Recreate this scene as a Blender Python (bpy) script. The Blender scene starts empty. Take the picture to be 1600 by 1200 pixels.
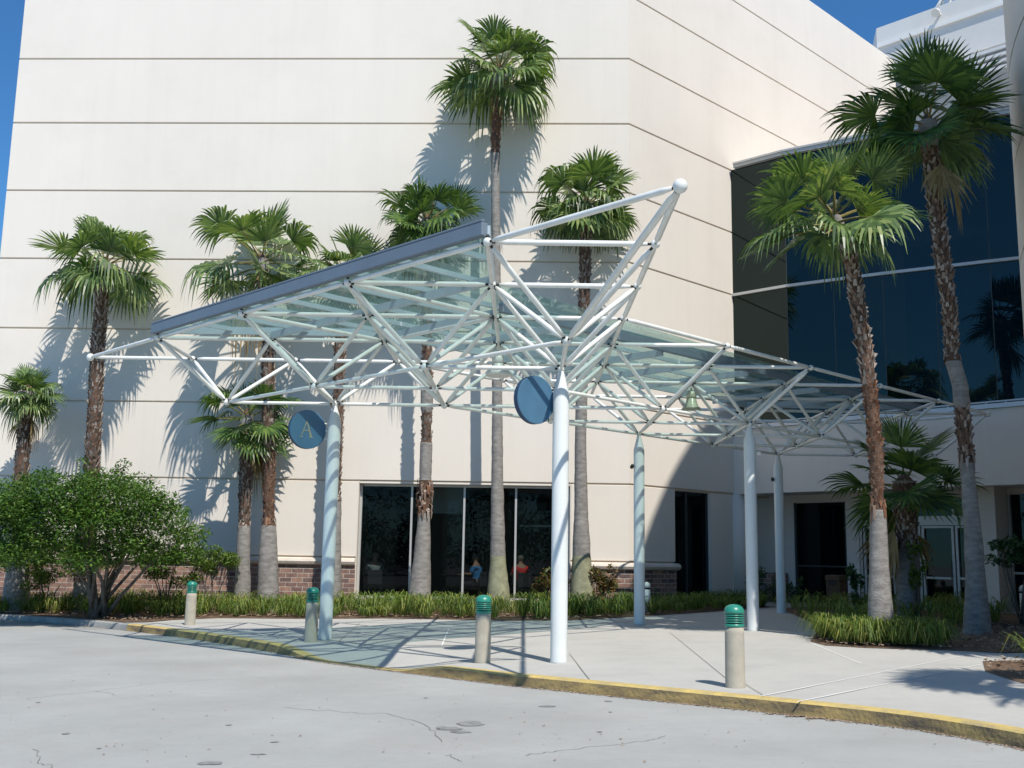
import bpy, bmesh, math, random
from mathutils import Vector, Matrix
R = random.Random(7)
sc = bpy.context.scene
COL = sc.collection
pi = math.pi
sin, cos = math.sin, math.cos

# ------------------------------------------------------------------ camera
F, PI_, RO, YA, CH = 1651.89, 0.162072, -0.016824, -0.012116, 1.4066
fw = Vector((sin(YA)*cos(PI_), cos(YA)*cos(PI_), sin(PI_)))
rt = Vector((cos(YA), -sin(YA), 0)); up = rt.cross(fw)
rr = rt*cos(RO) - up*sin(RO); uu = rt*sin(RO) + up*cos(RO)
cam = bpy.data.cameras.new('camera'); co = bpy.data.objects.new('camera', cam); COL.objects.link(co)
m = Matrix((rr, uu, -fw)).transposed().to_4x4(); m.translation = Vector((0, 0, CH)); co.matrix_world = m
cam.sensor_width = 36; cam.lens = F/1600*36; cam.clip_end = 2000; cam.clip_start = .1
sc.camera = co

def ray(u, v):
    d = fw + rr*((u-800)/F) + uu*((600-v)/F)
    return d/d.y
def at(u, v, y):
    d = ray(u, v); return Vector((0, 0, CH)) + d*y
def g(x, y):                                  # gently sloping pavement level
    x = max(-30, min(30, x)); y = max(-10, min(34, y))
    return -0.1116 + 0.01815*x + 0.00447*y
def road_z(x, y): return g(x, y) - .14

# ------------------------------------------------------------------ mesh helper
class MB:
    def __init__(s): s.v = []; s.f = []; s.m = []; s.mi = 0; s.sm = []; s.smooth = False
    def quad(s, *p):
        n = len(s.v); s.v += [tuple(q) for q in p]; s.f.append(tuple(range(n, n+len(p)))); s.m.append(s.mi); s.sm.append(s.smooth)
    def box(s, c, sx, sy, sz, ux=(1, 0, 0), uy=(0, 1, 0), uz=(0, 0, 1)):
        c = Vector(c); ux = Vector(ux)*sx/2; uy = Vector(uy)*sy/2; uz = Vector(uz)*sz/2
        P = [c+ux*a+uy*b+uz*d for a in (-1, 1) for b in (-1, 1) for d in (-1, 1)]
        n = len(s.v); s.v += [tuple(p) for p in P]
        for f in ((0, 1, 3, 2), (4, 6, 7, 5), (0, 4, 5, 1), (2, 3, 7, 6), (0, 2, 6, 4), (1, 5, 7, 3)):
            s.f.append(tuple(n+i for i in f)); s.m.append(s.mi); s.sm.append(False)
    def beam(s, a, b, w, h, upv=(0, 0, 1), off=0):
        a = Vector(a); b = Vector(b); d = (b-a); L = d.length; d.normalize()
        side = d.cross(Vector(upv)).normalized(); u = side.cross(d)
        s.box((a+b)/2+u*off, L, w, h, d, side, u)
    def rings(s, pts, rad, n=8, cap=True, smooth=True, jit=0, rng=None):
        base = len(s.v); pts = [Vector(p) for p in pts]
        for i, p in enumerate(pts):
            if i == 0: d = pts[1]-p
            elif i == len(pts)-1: d = p-pts[i-1]
            else: d = pts[i+1]-pts[i-1]
            if d.length < 1e-9: d = Vector((0, 0, 1))
            d.normalize(); a = d.orthogonal() if abs(d.z) < .9 else Vector((1, 0, 0)).cross(d)
            if abs(d.z) < .9: a = Vector((0, 0, 1)).cross(d)
            a.normalize(); b = d.cross(a)
            for k in range(n):
                t = 2*pi*k/n; r = rad[i]*(1+(rng.uniform(-jit, jit) if rng else 0))
                s.v.append(tuple(p+a*cos(t)*r+b*sin(t)*r))
        for i in range(len(pts)-1):
            for k in range(n):
                k2 = (k+1) % n
                s.f.append((base+i*n+k, base+i*n+k2, base+(i+1)*n+k2, base+(i+1)*n+k)); s.m.append(s.mi); s.sm.append(smooth)
        if cap:
            s.f.append(tuple(base+k for k in range(n-1, -1, -1))); s.m.append(s.mi); s.sm.append(False)
            e = base+(len(pts)-1)*n
            s.f.append(tuple(e+k for k in range(n))); s.m.append(s.mi); s.sm.append(False)
    def lathe(s, c, prof, n=16, smooth=True):
        c = Vector(c); s.rings([c+Vector((0, 0, z)) for r, z in prof], [max(r, 1e-4) for r, z in prof], n, True, smooth)
    def sphere(s, c, r, n=10, sq=1):
        pr = [(r*sin(pi*i/n), -r*sq*cos(pi*i/n)) for i in range(n+1)]
        s.lathe(c, pr, n+4)
    def prism(s, poly, z0, z1):               # poly: ccw xy list; z0,z1 numbers
        k = len(poly); n = len(s.v)
        s.v += [(x, y, z0) for x, y in poly]+[(x, y, z1) for x, y in poly]
        s.f.append(tuple(n+i for i in range(k-1, -1, -1))); s.f.append(tuple(n+k+i for i in range(k)))
        s.m += [s.mi]*2; s.sm += [False]*2
        for i in range(k):
            j = (i+1) % k; s.f.append((n+i, n+j, n+k+j, n+k+i)); s.m.append(s.mi); s.sm.append(False)
    def build(s, name, mats, parent=None, bevel=0):
        me = bpy.data.meshes.new(name); o = bpy.data.objects.new(name, me); COL.objects.link(o)
        off = Vector((0, 0, 0)); p = parent
        while p: off += p.location; p = p.parent
        me.from_pydata([tuple(Vector(v)-off) for v in s.v], [], s.f)
        if not isinstance(mats, (list, tuple)): mats = [mats]
        for mt in mats: me.materials.append(mt)
        me.polygons.foreach_set('material_index', s.m); me.polygons.foreach_set('use_smooth', s.sm); me.update()
        o.parent = parent
        if bevel:
            b = o.modifiers.new('bevel', 'BEVEL'); b.width = bevel; b.segments = 2; b.limit_method = 'ANGLE'
        return o
def thing(name, label, cat, loc, group=None):
    o = bpy.data.objects.new(name, None); COL.objects.link(o); o.location = loc; o.empty_display_size = .2
    return tag(o, label, cat, group)
def tag(o, label, cat, group=None):
    o['label'] = label; o['category'] = cat
    if group: o['group'] = group
    return o
def struct(o, kind='structure', label=None, cat=None):
    o['kind'] = kind
    if label: o['label'] = label
    if cat: o['category'] = cat
    return o
def copy_tree(o, parent=None):
    c = o.copy(); COL.objects.link(c); c.parent = parent
    for ch in [x for x in COL.objects if x.parent == o]: copy_tree(ch, c)
    return c

# ------------------------------------------------------------------ materials
def mat(name, col, rough=.6, metal=0, spec=.5, bump=0, bscale=40, var=0, vscale=3, var2=None, stretch=None, coat=0, detail=5):
    M = bpy.data.materials.new(name); M.use_nodes = True; nt = M.node_tree; N = nt.nodes; L = nt.links
    b = N['Principled BSDF']; b.inputs['Roughness'].default_value = rough; b.inputs['Metallic'].default_value = metal
    b.inputs['Specular IOR Level'].default_value = spec; b.inputs['Coat Weight'].default_value = coat
    b.inputs['Base Color'].default_value = (*col, 1)
    geo = N.new('ShaderNodeNewGeometry'); vec = geo.outputs['Position']
    if stretch:
        mp = N.new('ShaderNodeMapping'); mp.inputs['Scale'].default_value = stretch; L.new(vec, mp.inputs[0]); vec = mp.outputs[0]
    if var:
        n = N.new('ShaderNodeTexNoise'); n.inputs['Scale'].default_value = vscale; n.inputs['Detail'].default_value = detail; n.inputs['Roughness'].default_value = .65
        L.new(vec, n.inputs[0])
        r = N.new('ShaderNodeValToRGB'); c2 = var2 or tuple(max(0, c*(1-var)) for c in col)
        r.color_ramp.elements[0].position = .32; r.color_ramp.elements[1].position = .68
        r.color_ramp.elements[0].color = (*c2, 1); r.color_ramp.elements[1].color = (*[min(1, c*(1+var*.35)) for c in col], 1)
        L.new(n.outputs[0], r.inputs[0]); L.new(r.outputs[0], b.inputs['Base Color'])
    if bump:
        n2 = N.new('ShaderNodeTexNoise'); n2.inputs['Scale'].default_value = bscale; n2.inputs['Detail'].default_value = 4
        L.new(geo.outputs['Position'], n2.inputs[0])
        bp = N.new('ShaderNodeBump'); bp.inputs['Strength'].default_value = bump; bp.inputs['Distance'].default_value = .02
        L.new(n2.outputs[0], bp.inputs['Height']); L.new(bp.outputs[0], b.inputs['Normal'])
    return M
def leafmat(name, ramp, trans=.25, rough=.4, spec=.4, nscale=1.2):
    M = bpy.data.materials.new(name); M.use_nodes = True; nt = M.node_tree; N = nt.nodes; L = nt.links
    b = N['Principled BSDF']; b.inputs['Roughness'].default_value = rough; b.inputs['Specular IOR Level'].default_value = spec
    geo = N.new('ShaderNodeNewGeometry'); n = N.new('ShaderNodeTexNoise'); n.inputs['Scale'].default_value = nscale; n.inputs['Detail'].default_value = 2
    L.new(geo.outputs['Position'], n.inputs[0])
    ad = N.new('ShaderNodeMath'); ad.operation = 'MULTIPLY_ADD'; ad.inputs[1].default_value = .6
    L.new(geo.outputs['Random Per Island'], ad.inputs[0])
    ml = N.new('ShaderNodeMath'); ml.operation = 'MULTIPLY'; ml.inputs[1].default_value = .5; L.new(n.outputs[0], ml.inputs[0]); L.new(ml.outputs[0], ad.inputs[2])
    r = N.new('ShaderNodeValToRGB'); L.new(ad.outputs[0], r.inputs[0])
    els = r.color_ramp.elements
    els[0].position = ramp[0][0]; els[0].color = (*ramp[0][1], 1); els[1].position = ramp[-1][0]; els[1].color = (*ramp[-1][1], 1)
    for p, c in ramp[1:-1]:
        e = els.new(p); e.color = (*c, 1)
    L.new(r.outputs[0], b.inputs['Base Color'])
    t = N.new('ShaderNodeBsdfTranslucent'); hs = N.new('ShaderNodeMixRGB'); hs.blend_type = 'MULTIPLY'; hs.inputs[0].default_value = 1; hs.inputs[2].default_value = (1.5, 1.7, .5, 1)
    L.new(r.outputs[0], hs.inputs[1]); L.new(hs.outputs[0], t.inputs[0])
    mx = N.new('ShaderNodeMixShader'); mx.inputs[0].default_value = trans
    L.new(b.outputs[0], mx.inputs[1]); L.new(t.outputs[0], mx.inputs[2]); L.new(mx.outputs[0], N['Material Output'].inputs[0])
    return M
def glassmat(name, tint, refl, rough=.0, body=None, bodyfac=0, gcol=None):
    M = bpy.data.materials.new(name); M.use_nodes = True; nt = M.node_tree; N = nt.nodes; L = nt.links
    N.remove(N['Principled BSDF'])
    t = N.new('ShaderNodeBsdfTransparent'); t.inputs[0].default_value = (*tint, 1)
    gl = N.new('ShaderNodeBsdfGlossy'); gl.inputs['Roughness'].default_value = rough; gl.inputs[0].default_value = (*(gcol or (1, 1, 1)), 1)
    mx = N.new('ShaderNodeMixShader'); src = t.outputs[0]
    if body:
        d = N.new('ShaderNodeBsdfDiffuse'); d.inputs[0].default_value = (*body, 1); m2 = N.new('ShaderNodeMixShader'); m2.inputs[0].default_value = bodyfac
        L.new(t.outputs[0], m2.inputs[1]); L.new(d.outputs[0], m2.inputs[2]); src = m2.outputs[0]
    lw = N.new('ShaderNodeLayerWeight'); lw.inputs[0].default_value = .25
    mr = N.new('ShaderNodeMapRange'); mr.inputs['To Min'].default_value = refl; mr.inputs['To Max'].default_value = min(1, refl+.18)
    L.new(lw.outputs['Facing'], mr.inputs[0]); mr.inputs['From Min'].default_value = .25
    L.new(mr.outputs[0], mx.inputs[0]); L.new(src, mx.inputs[1]); L.new(gl.outputs[0], mx.inputs[2]); L.new(mx.outputs[0], N['Material Output'].inputs[0])
    return M
def brickmat(name, dx, dy):
    M = bpy.data.materials.new(name); M.use_nodes = True; nt = M.node_tree; N = nt.nodes; L = nt.links; b = N['Principled BSDF']
    geo = N.new('ShaderNodeNewGeometry'); dt = N.new('ShaderNodeVectorMath'); dt.operation = 'DOT_PRODUCT'; dt.inputs[1].default_value = (dx, dy, 0)
    L.new(geo.outputs['Position'], dt.inputs[0]); sp = N.new('ShaderNodeSeparateXYZ'); L.new(geo.outputs['Position'], sp.inputs[0])
    cb = N.new('ShaderNodeCombineXYZ'); L.new(dt.outputs['Value'], cb.inputs[0]); L.new(sp.outputs['Z'], cb.inputs[1])
    t = N.new('ShaderNodeTexBrick'); L.new(cb.outputs[0], t.inputs[0])
    t.inputs['Scale'].default_value = 1; t.inputs['Brick Width'].default_value = .32; t.inputs['Row Height'].default_value = .125
    t.inputs['Mortar Size'].default_value = .009; t.inputs['Mortar Smooth'].default_value = .3
    t.inputs['Color1'].default_value = (.34, .20, .15, 1); t.inputs['Color2'].default_value = (.11, .075, .075, 1); t.inputs['Mortar'].default_value = (.5, .46, .40, 1)
    t.inputs['Bias'].default_value = -.1
    n = N.new('ShaderNodeTexNoise'); n.inputs['Scale'].default_value = 9; L.new(cb.outputs[0], n.inputs[0])
    mx = N.new('ShaderNodeMixRGB'); mx.blend_type = 'OVERLAY'; mx.inputs[0].default_value = .5; L.new(t.outputs[0], mx.inputs[1]); L.new(n.outputs[0], mx.inputs[2])
    L.new(mx.outputs[0], b.inputs['Base Color']); b.inputs['Roughness'].default_value = .9
    bp = N.new('ShaderNodeBump'); bp.inputs['Strength'].default_value = .6; bp.inputs['Distance'].default_value = .02; bp.invert = True
    L.new(t.outputs['Fac'], bp.inputs['Height']); L.new(bp.outputs[0], b.inputs['Normal'])
    return M

STUCCO = mat('cream_stucco', (.775, .715, .63), .9, spec=.2, bump=.12, bscale=60, var=.035, vscale=.45, stretch=(1, 1, .35))
def streak(M, amount, sc_=(2.2, 2.2, .09)):
    N = M.node_tree.nodes; L = M.node_tree.links; b = N['Principled BSDF']
    src = b.inputs['Base Color'].links[0].from_socket
    geo = N.new('ShaderNodeNewGeometry'); mp = N.new('ShaderNodeMapping'); mp.inputs['Scale'].default_value = sc_; L.new(geo.outputs['Position'], mp.inputs[0])
    n = N.new('ShaderNodeTexNoise'); n.inputs['Scale'].default_value = 1; n.inputs['Detail'].default_value = 6; n.inputs['Roughness'].default_value = .7; L.new(mp.outputs[0], n.inputs[0])
    r = N.new('ShaderNodeMapRange'); r.inputs['From Min'].default_value = .5; r.inputs['From Max'].default_value = .78; r.inputs['To Min'].default_value = 0; r.inputs['To Max'].default_value = amount; L.new(n.outputs[0], r.inputs[0])
    mx = N.new('ShaderNodeMixRGB'); mx.inputs[2].default_value = (.33, .29, .24, 1); L.new(r.outputs[0], mx.inputs[0]); L.new(src, mx.inputs[1]); L.new(mx.outputs[0], b.inputs['Base Color'])
streak(STUCCO, .075); streak(STUCCO, .10, (.35, .35, .5))
DOORGL = glassmat('dark_door_glass', (.004, .006, .007), .03, .0, (.004, .006, .007), .7, (.7, .85, .9))
JOINT = mat('tan_joint', (.60, .50, .38), .9, var=.1)
GREYST = mat('pale_grey_stucco', (.70, .69, .665), .9, bump=.1, var=.05, vscale=.7)
CAPM = mat('cast_stone', (.70, .62, .53), .85, bump=.25, bscale=50, var=.12, vscale=3)
BRL = brickmat('brick_left', 1, -.0245); BRR = brickmat('brick_right', .703, .711)
GLASSREF = glassmat('reflective_blue_glass', (.004, .007, .010), .05, .0, (.003, .008, .010), .6, (.60, .78, .74))
WINGL = glassmat('dark_window_glass', (.46, .50, .49), .012, .0, (.012, .02, .02), .15)
CANGL = glassmat('green_canopy_glass', (.83, .94, .92), .05, .02, (.32, .45, .43), .19)
ALU = mat('aluminium_frame', (.52, .52, .50), .4, metal=.3)
DARKMET = mat('dark_frame', (.04, .05, .05), .5)
WHITE = mat('white_painted_steel', (.80, .81, .77), .35, var=.07, vscale=4, var2=(.68, .69, .63))
COLM = mat('pale_column_paint', (.72, .745, .72), .35, var=.06, vscale=2)
BLACK = mat('black_bolt', (.02, .02, .02), .6)
SLATE = mat('slate_blue_steel', (.17, .215, .26), .5, var=.1, vscale=2)
PURL = mat('blue_grey_purlin', (.42, .50, .53), .5, var=.1, vscale=3)
PAVE = mat('concrete_pavement', (.485, .475, .435), .9, bump=.15, bscale=80, var=.13, vscale=.9)
streak(PAVE, .22, (.9, .9, .9)); streak(PAVE, .25, (6, 6, 1)); streak(PAVE, .25, (24, 24, 1))
ROAD = mat('concrete_road', (.385, .392, .37), .92, bump=.2, bscale=70, var=.15, vscale=.5)
streak(ROAD, .22, (.35, 2.2, 1)); streak(ROAD, .28, (5, 9, 1)); streak(ROAD, .30, (.5, .7, 1)); streak(ROAD, .35, (22, 30, 1))
CURBY = mat('yellow_curb_paint', (.60, .44, .13), .8, bump=.4, bscale=30, var=.3, vscale=5, var2=(.42, .33, .16))
CURBF = mat('worn_curb_face', (.36, .26, .095), .85, bump=.6, bscale=26, var=.5, vscale=2.2, var2=(.095, .078, .06), stretch=(1, 1, 3))
CURBG = mat('grey_curb', (.36, .36, .34), .9, bump=.4, bscale=30, var=.3, vscale=3)
MULCH = mat('bark_mulch', (.20, .125, .075), 1, bump=1, bscale=45, var=.6, vscale=14, var2=(.07, .045, .03))
CRACK = mat('crack_dark', (.21, .205, .19), 1, var=.4, vscale=6)
CHALK = mat('pale_joint_filler', (.80, .79, .75), 1)
STAIN = mat('oil_stain', (.27, .27, .26), .9, var=.35, vscale=9)
BOLB = mat('beige_aggregate', (.47, .43, .34), .9, bump=.5, bscale=140, var=.18, vscale=5)
BOLG = mat('green_bollard_paint', (.025, .235, .165), .35, spec=.6, var=.12, vscale=6)
SIGNB = mat('blue_sign_face', (.07, .17, .27), .45, var=.12, vscale=4)
SIGND = mat('blue_sign_edge', (.02, .055, .12), .5)
TANL = mat('tan_letter', (.32, .31, .22), .6)
LAMPW = mat('white_enamel', (.72, .72, .66), .35)
LAMPG = mat('aged_lamp_glass', (.55, .58, .42), .3, var=.3, vscale=12)
TRUNKG = mat('smooth_grey_palm_trunk', (.295, .275, .25), .95, bump=.8, bscale=40, var=.42, vscale=2.2, stretch=(2.2, 2.2, 6))
TRUNKGR = mat('mossy_palm_base', (.30, .30, .19), .95, bump=.6, bscale=30, var=.35, vscale=5)
TRUNKB = mat('brown_palm_trunk', (.14, .082, .055), 1, bump=1, bscale=30, var=.6, vscale=8)
BOOT = leafmat('grey_leaf_base', [(.1, (.10, .06, .04)), (.45, (.22, .15, .11)), (.9, (.46, .41, .36))], .02, .9, .1)
FIBER = leafmat('rust_fibre', [(.1, (.09, .045, .03)), (.5, (.24, .115, .065)), (.95, (.42, .30, .22))], .02, .9, .1)
GREYM = mat('dark_grey_void', (.02, .021, .02), .9)
BARK = mat('grey_bark', (.17, .15, .125), .95, bump=.8, bscale=30, var=.5, vscale=9)
FROND = leafmat('palm_frond_green', [(.15, (.03, .065, .026)), (.42, (.082, .14, .048)), (.72, (.18, .255, .085)), (.95, (.33, .36, .14))], .22, .38, .45)
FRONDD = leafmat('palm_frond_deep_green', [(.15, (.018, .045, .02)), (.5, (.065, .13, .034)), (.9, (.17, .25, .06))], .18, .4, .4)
PETI = leafmat('palm_petiole', [(.1, (.10, .13, .035)), (.6, (.18, .17, .05)), (.9, (.33, .22, .07))], .05, .5)
DEADF = leafmat('dead_frond', [(.1, (.13, .09, .045)), (.5, (.25, .18, .09)), (.9, (.34, .25, .13))], .1, .9, .1)
LEAF = leafmat('shrub_leaf', [(.15, (.022, .055, .014)), (.5, (.065, .135, .024)), (.85, (.14, .235, .04)), (.97, (.20, .14, .03))], .2, .5, .25)
LIRI = leafmat('liriope_blade', [(.12, (.035, .07, .018)), (.45, (.10, .165, .035)), (.72, (.22, .27, .055)), (.95, (.42, .34, .11))], .22, .5, .2)
NAND = leafmat('light_shrub_leaf', [(.15, (.05, .09, .02)), (.5, (.11, .18, .035)), (.9, (.22, .27, .06))], .25, .5, .2)
CROT = leafmat('bronze_shrub_leaf', [(.12, (.03, .055, .015)), (.45, (.07, .10, .02)), (.7, (.20, .09, .035)), (.95, (.34, .22, .06))], .15, .4, .3)
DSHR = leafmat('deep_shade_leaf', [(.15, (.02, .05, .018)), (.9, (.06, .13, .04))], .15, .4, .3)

# ------------------------------------------------------------------ ground
PX = [(-260, 945), (-100, 954), (0, 960), (100, 966), (200, 975), (310, 988), (425, 1005), (500, 1019), (560, 1026), (620, 1033), (700, 1042), (800, 1053), (925, 1065), (1050, 1077), (1250, 1096), (1425, 1115), (1600, 1143), (1760, 1180), (1950, 1240)]
def groundpt(u, v):
    d = ray(u, v); t = (-0.1116-CH)/(d.z-.01815*d.x-.00447); return Vector((d.x*t, t))
raw = [groundpt(*p) for p in PX]
def smooth_curve(P, n=6):
    out = []
    for i in range(len(P)-1):
        p0 = P[max(0, i-1)]; p1 = P[i]; p2 = P[i+1]; p3 = P[min(len(P)-1, i+2)]
        for k in range(n):
            t = k/n
            out.append(.5*((2*p1)+(p2-p0)*t+(2*p0-5*p1+4*p2-p3)*t*t+(3*p1-p0-3*p2+p3)*t**3))
    out.append(P[-1]); return out
curve = smooth_curve(raw)
def proj_x(P):
    d = Vector((P[0], P[1], g(P[0], P[1])-CH)); return 800+F*d.dot(rr)/d.dot(fw)
def dipf(P):                                    # 1 = at full kerb height, 0 = dropped kerb
    x = proj_x(P)
    if x < 425 or x > 700: return 1
    if x < 505: return 1-(x-425)/80
    if x > 600: return (x-600)/100
    return 0
def sm(t): return t*t*(3-2*t)
N_ = len(curve)
nor = []
for i in range(N_):
    d = curve[min(N_-1, i+1)]-curve[max(0, i-1)]; d.normalize(); nor.append(Vector((-d.y, d.x)))  # points inward (away from road)
    if nor[-1].y < 0: nor[-1] = -nor[-1]
def kz(P, i): return road_z(*P)+.012+.128*sm(dipf(curve[i]))
# road: one sheet to the horizon
mb = MB()
xs = [-900, -300, -100, -40, -25, -15, -8, -3, 1, 5, 9, 15, 30, 100, 300, 900]; ys = [-900, -300, -100, -40, -10, -2, 3, 6, 9, 12, 15, 18, 22, 26, 30, 34, 60, 150, 900]
for i in range(len(xs)-1):
    for j in range(len(ys)-1):
        a, b, c, d = xs[i], xs[i+1], ys[j], ys[j+1]
        mb.quad(*[(x, y, road_z(x, y)) for x, y in ((a, c), (b, c), (b, d), (a, d))])
struct(mb.build('road', ROAD))
# kerb (grey part on the left, yellow the rest)
ki = min(range(N_), key=lambda i: abs(proj_x(curve[i])-205))
def kerb(i0, i1, name, mt, mf):
    mb = MB()
    for i in range(i0, i1):
        A = []
        for j in (i, i+1):
            P = curve[j]; n = nor[j]; z = kz(P, j); zr = road_z(*P)-.03; wob = .0
            A.append([(*(P-n*.035), zr), (*(P-n*.008), z-.02), (*(P+n*.02), z), (*(P+n*.15), z+.002), (*(P+n*.15), zr)])
        for k in range(4):
            mb.mi = 1 if k == 0 else 0; mb.smooth = k in (0, 1)
            mb.quad(A[0][k], A[1][k], A[1][k+1], A[0][k+1])
    return struct(mb.build(name, [mt, mf]))
kerb(0, ki, 'grey_kerb', CURBG, CURBG); kerb(ki, N_-1, 'yellow_kerb', CURBY, CURBF)
# pavement: follows the kerb, dips at the ramp
mb = MB()
offs = [.152, .35, .7, 1.1, 1.6, 2.2]
def pz(j, o):
    P = curve[j]+nor[j]*o; f = sm(min(1, (o-.15)/1.6)); z = g(P.x, P.y)
    return (P.x, P.y, z*f+(kz(curve[j], j)+.0)*(1-f))
for i in range(N_-1):
    for k in range(len(offs)-1):
        mb.smooth = True
        mb.quad(pz(i, offs[k]), pz(i+1, offs[k]), pz(i+1, offs[k+1]), pz(i, offs[k+1]))
inner = [pz(i, 2.2) for i in range(N_)]
mb.smooth = False
for i in range(N_-1):                          # fan back to y = 40
    a, b = inner[i], inner[i+1]
    A = (a[0], 44, g(a[0], 44)); B = (b[0], 44, g(b[0], 44))
    if b[0] <= a[0]+1e-4: continue
    M0 = (a[0], 34, g(a[0], 34)); M1 = (b[0], 34, g(b[0], 34))
    mb.quad(a, b, M1, M0); mb.quad(M0, M1, B, A)
last = inner[-1]
mb.quad(last, (60, last[1], g(60, last[1])), (60, 34, g(60, 34)), (last[0], 34, g(last[0], 34)))
struct(mb.build('pavement', PAVE))
# joints in the pavement
def strip(pts, w, z, name, mt, px=True):
    mb = MB()
    P = [groundpt(*p) for p in pts] if px else [Vector(p) for p in pts]
    for a, b in zip(P[:-1], P[1:]):
        d = (b-a).normalized(); n = Vector((-d.y, d.x))*w/2
        mb.quad(*[(q.x, q.y, z(q.x, q.y)) for q in (a-n, b-n, b+n, a+n)])
    return mb
def lift(h): return lambda x, y: g(x, y)+h
jm = MB()
def addstrip(t, s):
    n = len(t.v); t.v += s.v; t.f += [tuple(n+i for i in f) for f in s.f]; t.m += s.m; t.sm += s.sm
for pts in ([(1046, 988), (1133, 1059)], [(1160, 1066), (1192, 1086)], [(890, 1022), (921, 1062)], [(530, 1002), (562, 974)]):
    addstrip(jm, strip(pts, .009, lift(.004), '', CRACK))
struct(jm.build('pavement_joint', CRACK))
jm = MB()
for pts in ([(1190, 1088), (1505, 1025)], [(1246, 1097), (1545, 1036)], [(1262, 1003), (1345, 1037)], [(690, 1010), (701, 983)]):
    addstrip(jm, strip(pts, .021, lift(.0045), '', CHALK))
struct(jm.build('pale_pavement_joint', CHALK))
# cracks and stains on the road
def roadpt(u, v):
    d = ray(u, v); t = (-0.2516-CH)/(d.z-.01815*d.x-.00447); return Vector((d.x*t, t))
jm = MB(); rc = random.Random(3)
for pts in ([(40, 1092), (150, 1080), (240, 1068), (330, 1062)], [(150, 1080), (182, 1087)], [(440, 1106), (540, 1113), (615, 1117), (660, 1131), (680, 1145), (690, 1160)], [(700, 1180), (722, 1190)], [(820, 1180), (880, 1172), (1010, 1158), (1040, 1150)], [(50, 1170), (62, 1190), (80, 1200)]):
    P = []
    for a, b in zip(pts[:-1], pts[1:]):
        A, B = roadpt(*a), roadpt(*b)
        for k in range(7): P.append(A.lerp(B, k/7)+Vector((rc.uniform(-.02, .02), rc.uniform(-.05, .05))))
    P.append(roadpt(*pts[-1]))
    addstrip(jm, strip(P, .007, lambda x, y: road_z(x, y)+.004, '', CRACK, False))
struct(jm.build('road_crack', CRACK))
jm = MB()
for u, v, w, h in ((735, 1131, .17, .10), (703, 1139, .14, .07), (722, 1144, .12, .05), (690, 1137, .06, .05), (103, 1147, .04, .03), (358, 1133, .035, .03), (429, 1160, .045, .02), (330, 1193, .12, .05), (665, 1091, .03, .02), (856, 1104, .10, .04), (937, 1144, .03, .02), (954, 1113, .025, .02), (403, 1179, .08, .02), (950, 1096, .05, .03), (60, 1098, .03, .02), (155, 1170, .025, .02)):
    c = roadpt(u, v); n = 12
    mb_ = [(c.x+w*cos(2*pi*k/n)*rc.uniform(.6, 1.1), c.y+h*1.6*sin(2*pi*k/n)*rc.uniform(.6, 1.1)) for k in range(n)]
    jm.quad(*[(x, y, road_z(x, y)+.005) for x, y in mb_])
struct(jm.build('road_stain', STAIN))
# litter along the gutter
mb = MB(); rc = random.Random(11)
for i in range(5200):
    if rc.random() < .84:
        j = rc.randrange(N_); c = curve[j]-nor[j]*abs(rc.gauss(.05, .07))+Vector((rc.uniform(-.4, .4), 0)); 
        c = curve[j].lerp(curve[min(N_-1, j+1)], rc.random())-nor[j]*(.04+abs(rc.gauss(0, .032)))
    elif rc.random() < .62: c = Vector((rc.gauss(2.95, .16), 0)); jj = min(range(N_), key=lambda q: abs(curve[q].x-c.x)); c = curve[jj]-nor[jj]*(.05+abs(rc.gauss(0, .05)))+Vector((rc.uniform(-.1, .1), 0))
    else: c = roadpt(rc.uniform(0, 1600), rc.uniform(990, 1195))
    jn = min(range(N_), key=lambda q: (curve[q]-c).length)
    if (c-curve[jn]).dot(nor[jn]) > -.036: continue
    a = rc.uniform(0, 6.28); l = rc.uniform(.007, .021); w = l*rc.uniform(.3, .8); z = road_z(c.x, c.y)
    mb.quad(*[(c.x+cos(a)*p*l-sin(a)*q*w, c.y+sin(a)*p*l+cos(a)*q*w, z+.006+rc.uniform(0, .008)) for p, q in ((-1, 0), (0, -1), (1, 0), (0, 1))])
DRYL = leafmat('dry_leaf', [(.1, (.10, .07, .045)), (.5, (.26, .17, .11)), (.9, (.46, .36, .25))], 0, .9)
tag(struct(mb.build('leaf_litter', DRYL), 'stuff'), 'dry leaf litter gathered along the foot of the kerb', 'leaf litter')

# ------------------------------------------------------------------ planting beds
def mound(poly, h, name):
    """flat-topped mulch sheet with a soft raised edge"""
    me = bmesh.new(); n = len(poly); cx = sum(p[0] for p in poly)/n; cy = sum(p[1] for p in poly)/n
    mb = MB(); rings = []
    for f, zz in ((1, .006), (.985, .03), (.95, h)):
        rings.append([(cx+(x-cx)*f, cy+(y-cy)*f if f == 1 else (y if abs(y-cy) < 0 else cy+(y-cy)*f), g(x, y)+zz) for x, y in poly])
    for a, b in zip(rings[:-1], rings[1:]):
        for i in range(n):
            j = (i+1) % n; mb.smooth = True; mb.quad(a[i], a[j], b[j], b[i])
    mb.smooth = False; mb.quad(*rings[-1]); return struct(mb.build(name, MULCH))
bedL = [(-30, 36)]
for i in range(N_):
    if proj_x(curve[i]) < 190: p = curve[i]+nor[i]*.17; bedL.append((p.x, p.y))
bedL[0] = (bedL[1][0]-4, 30.2)
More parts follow.
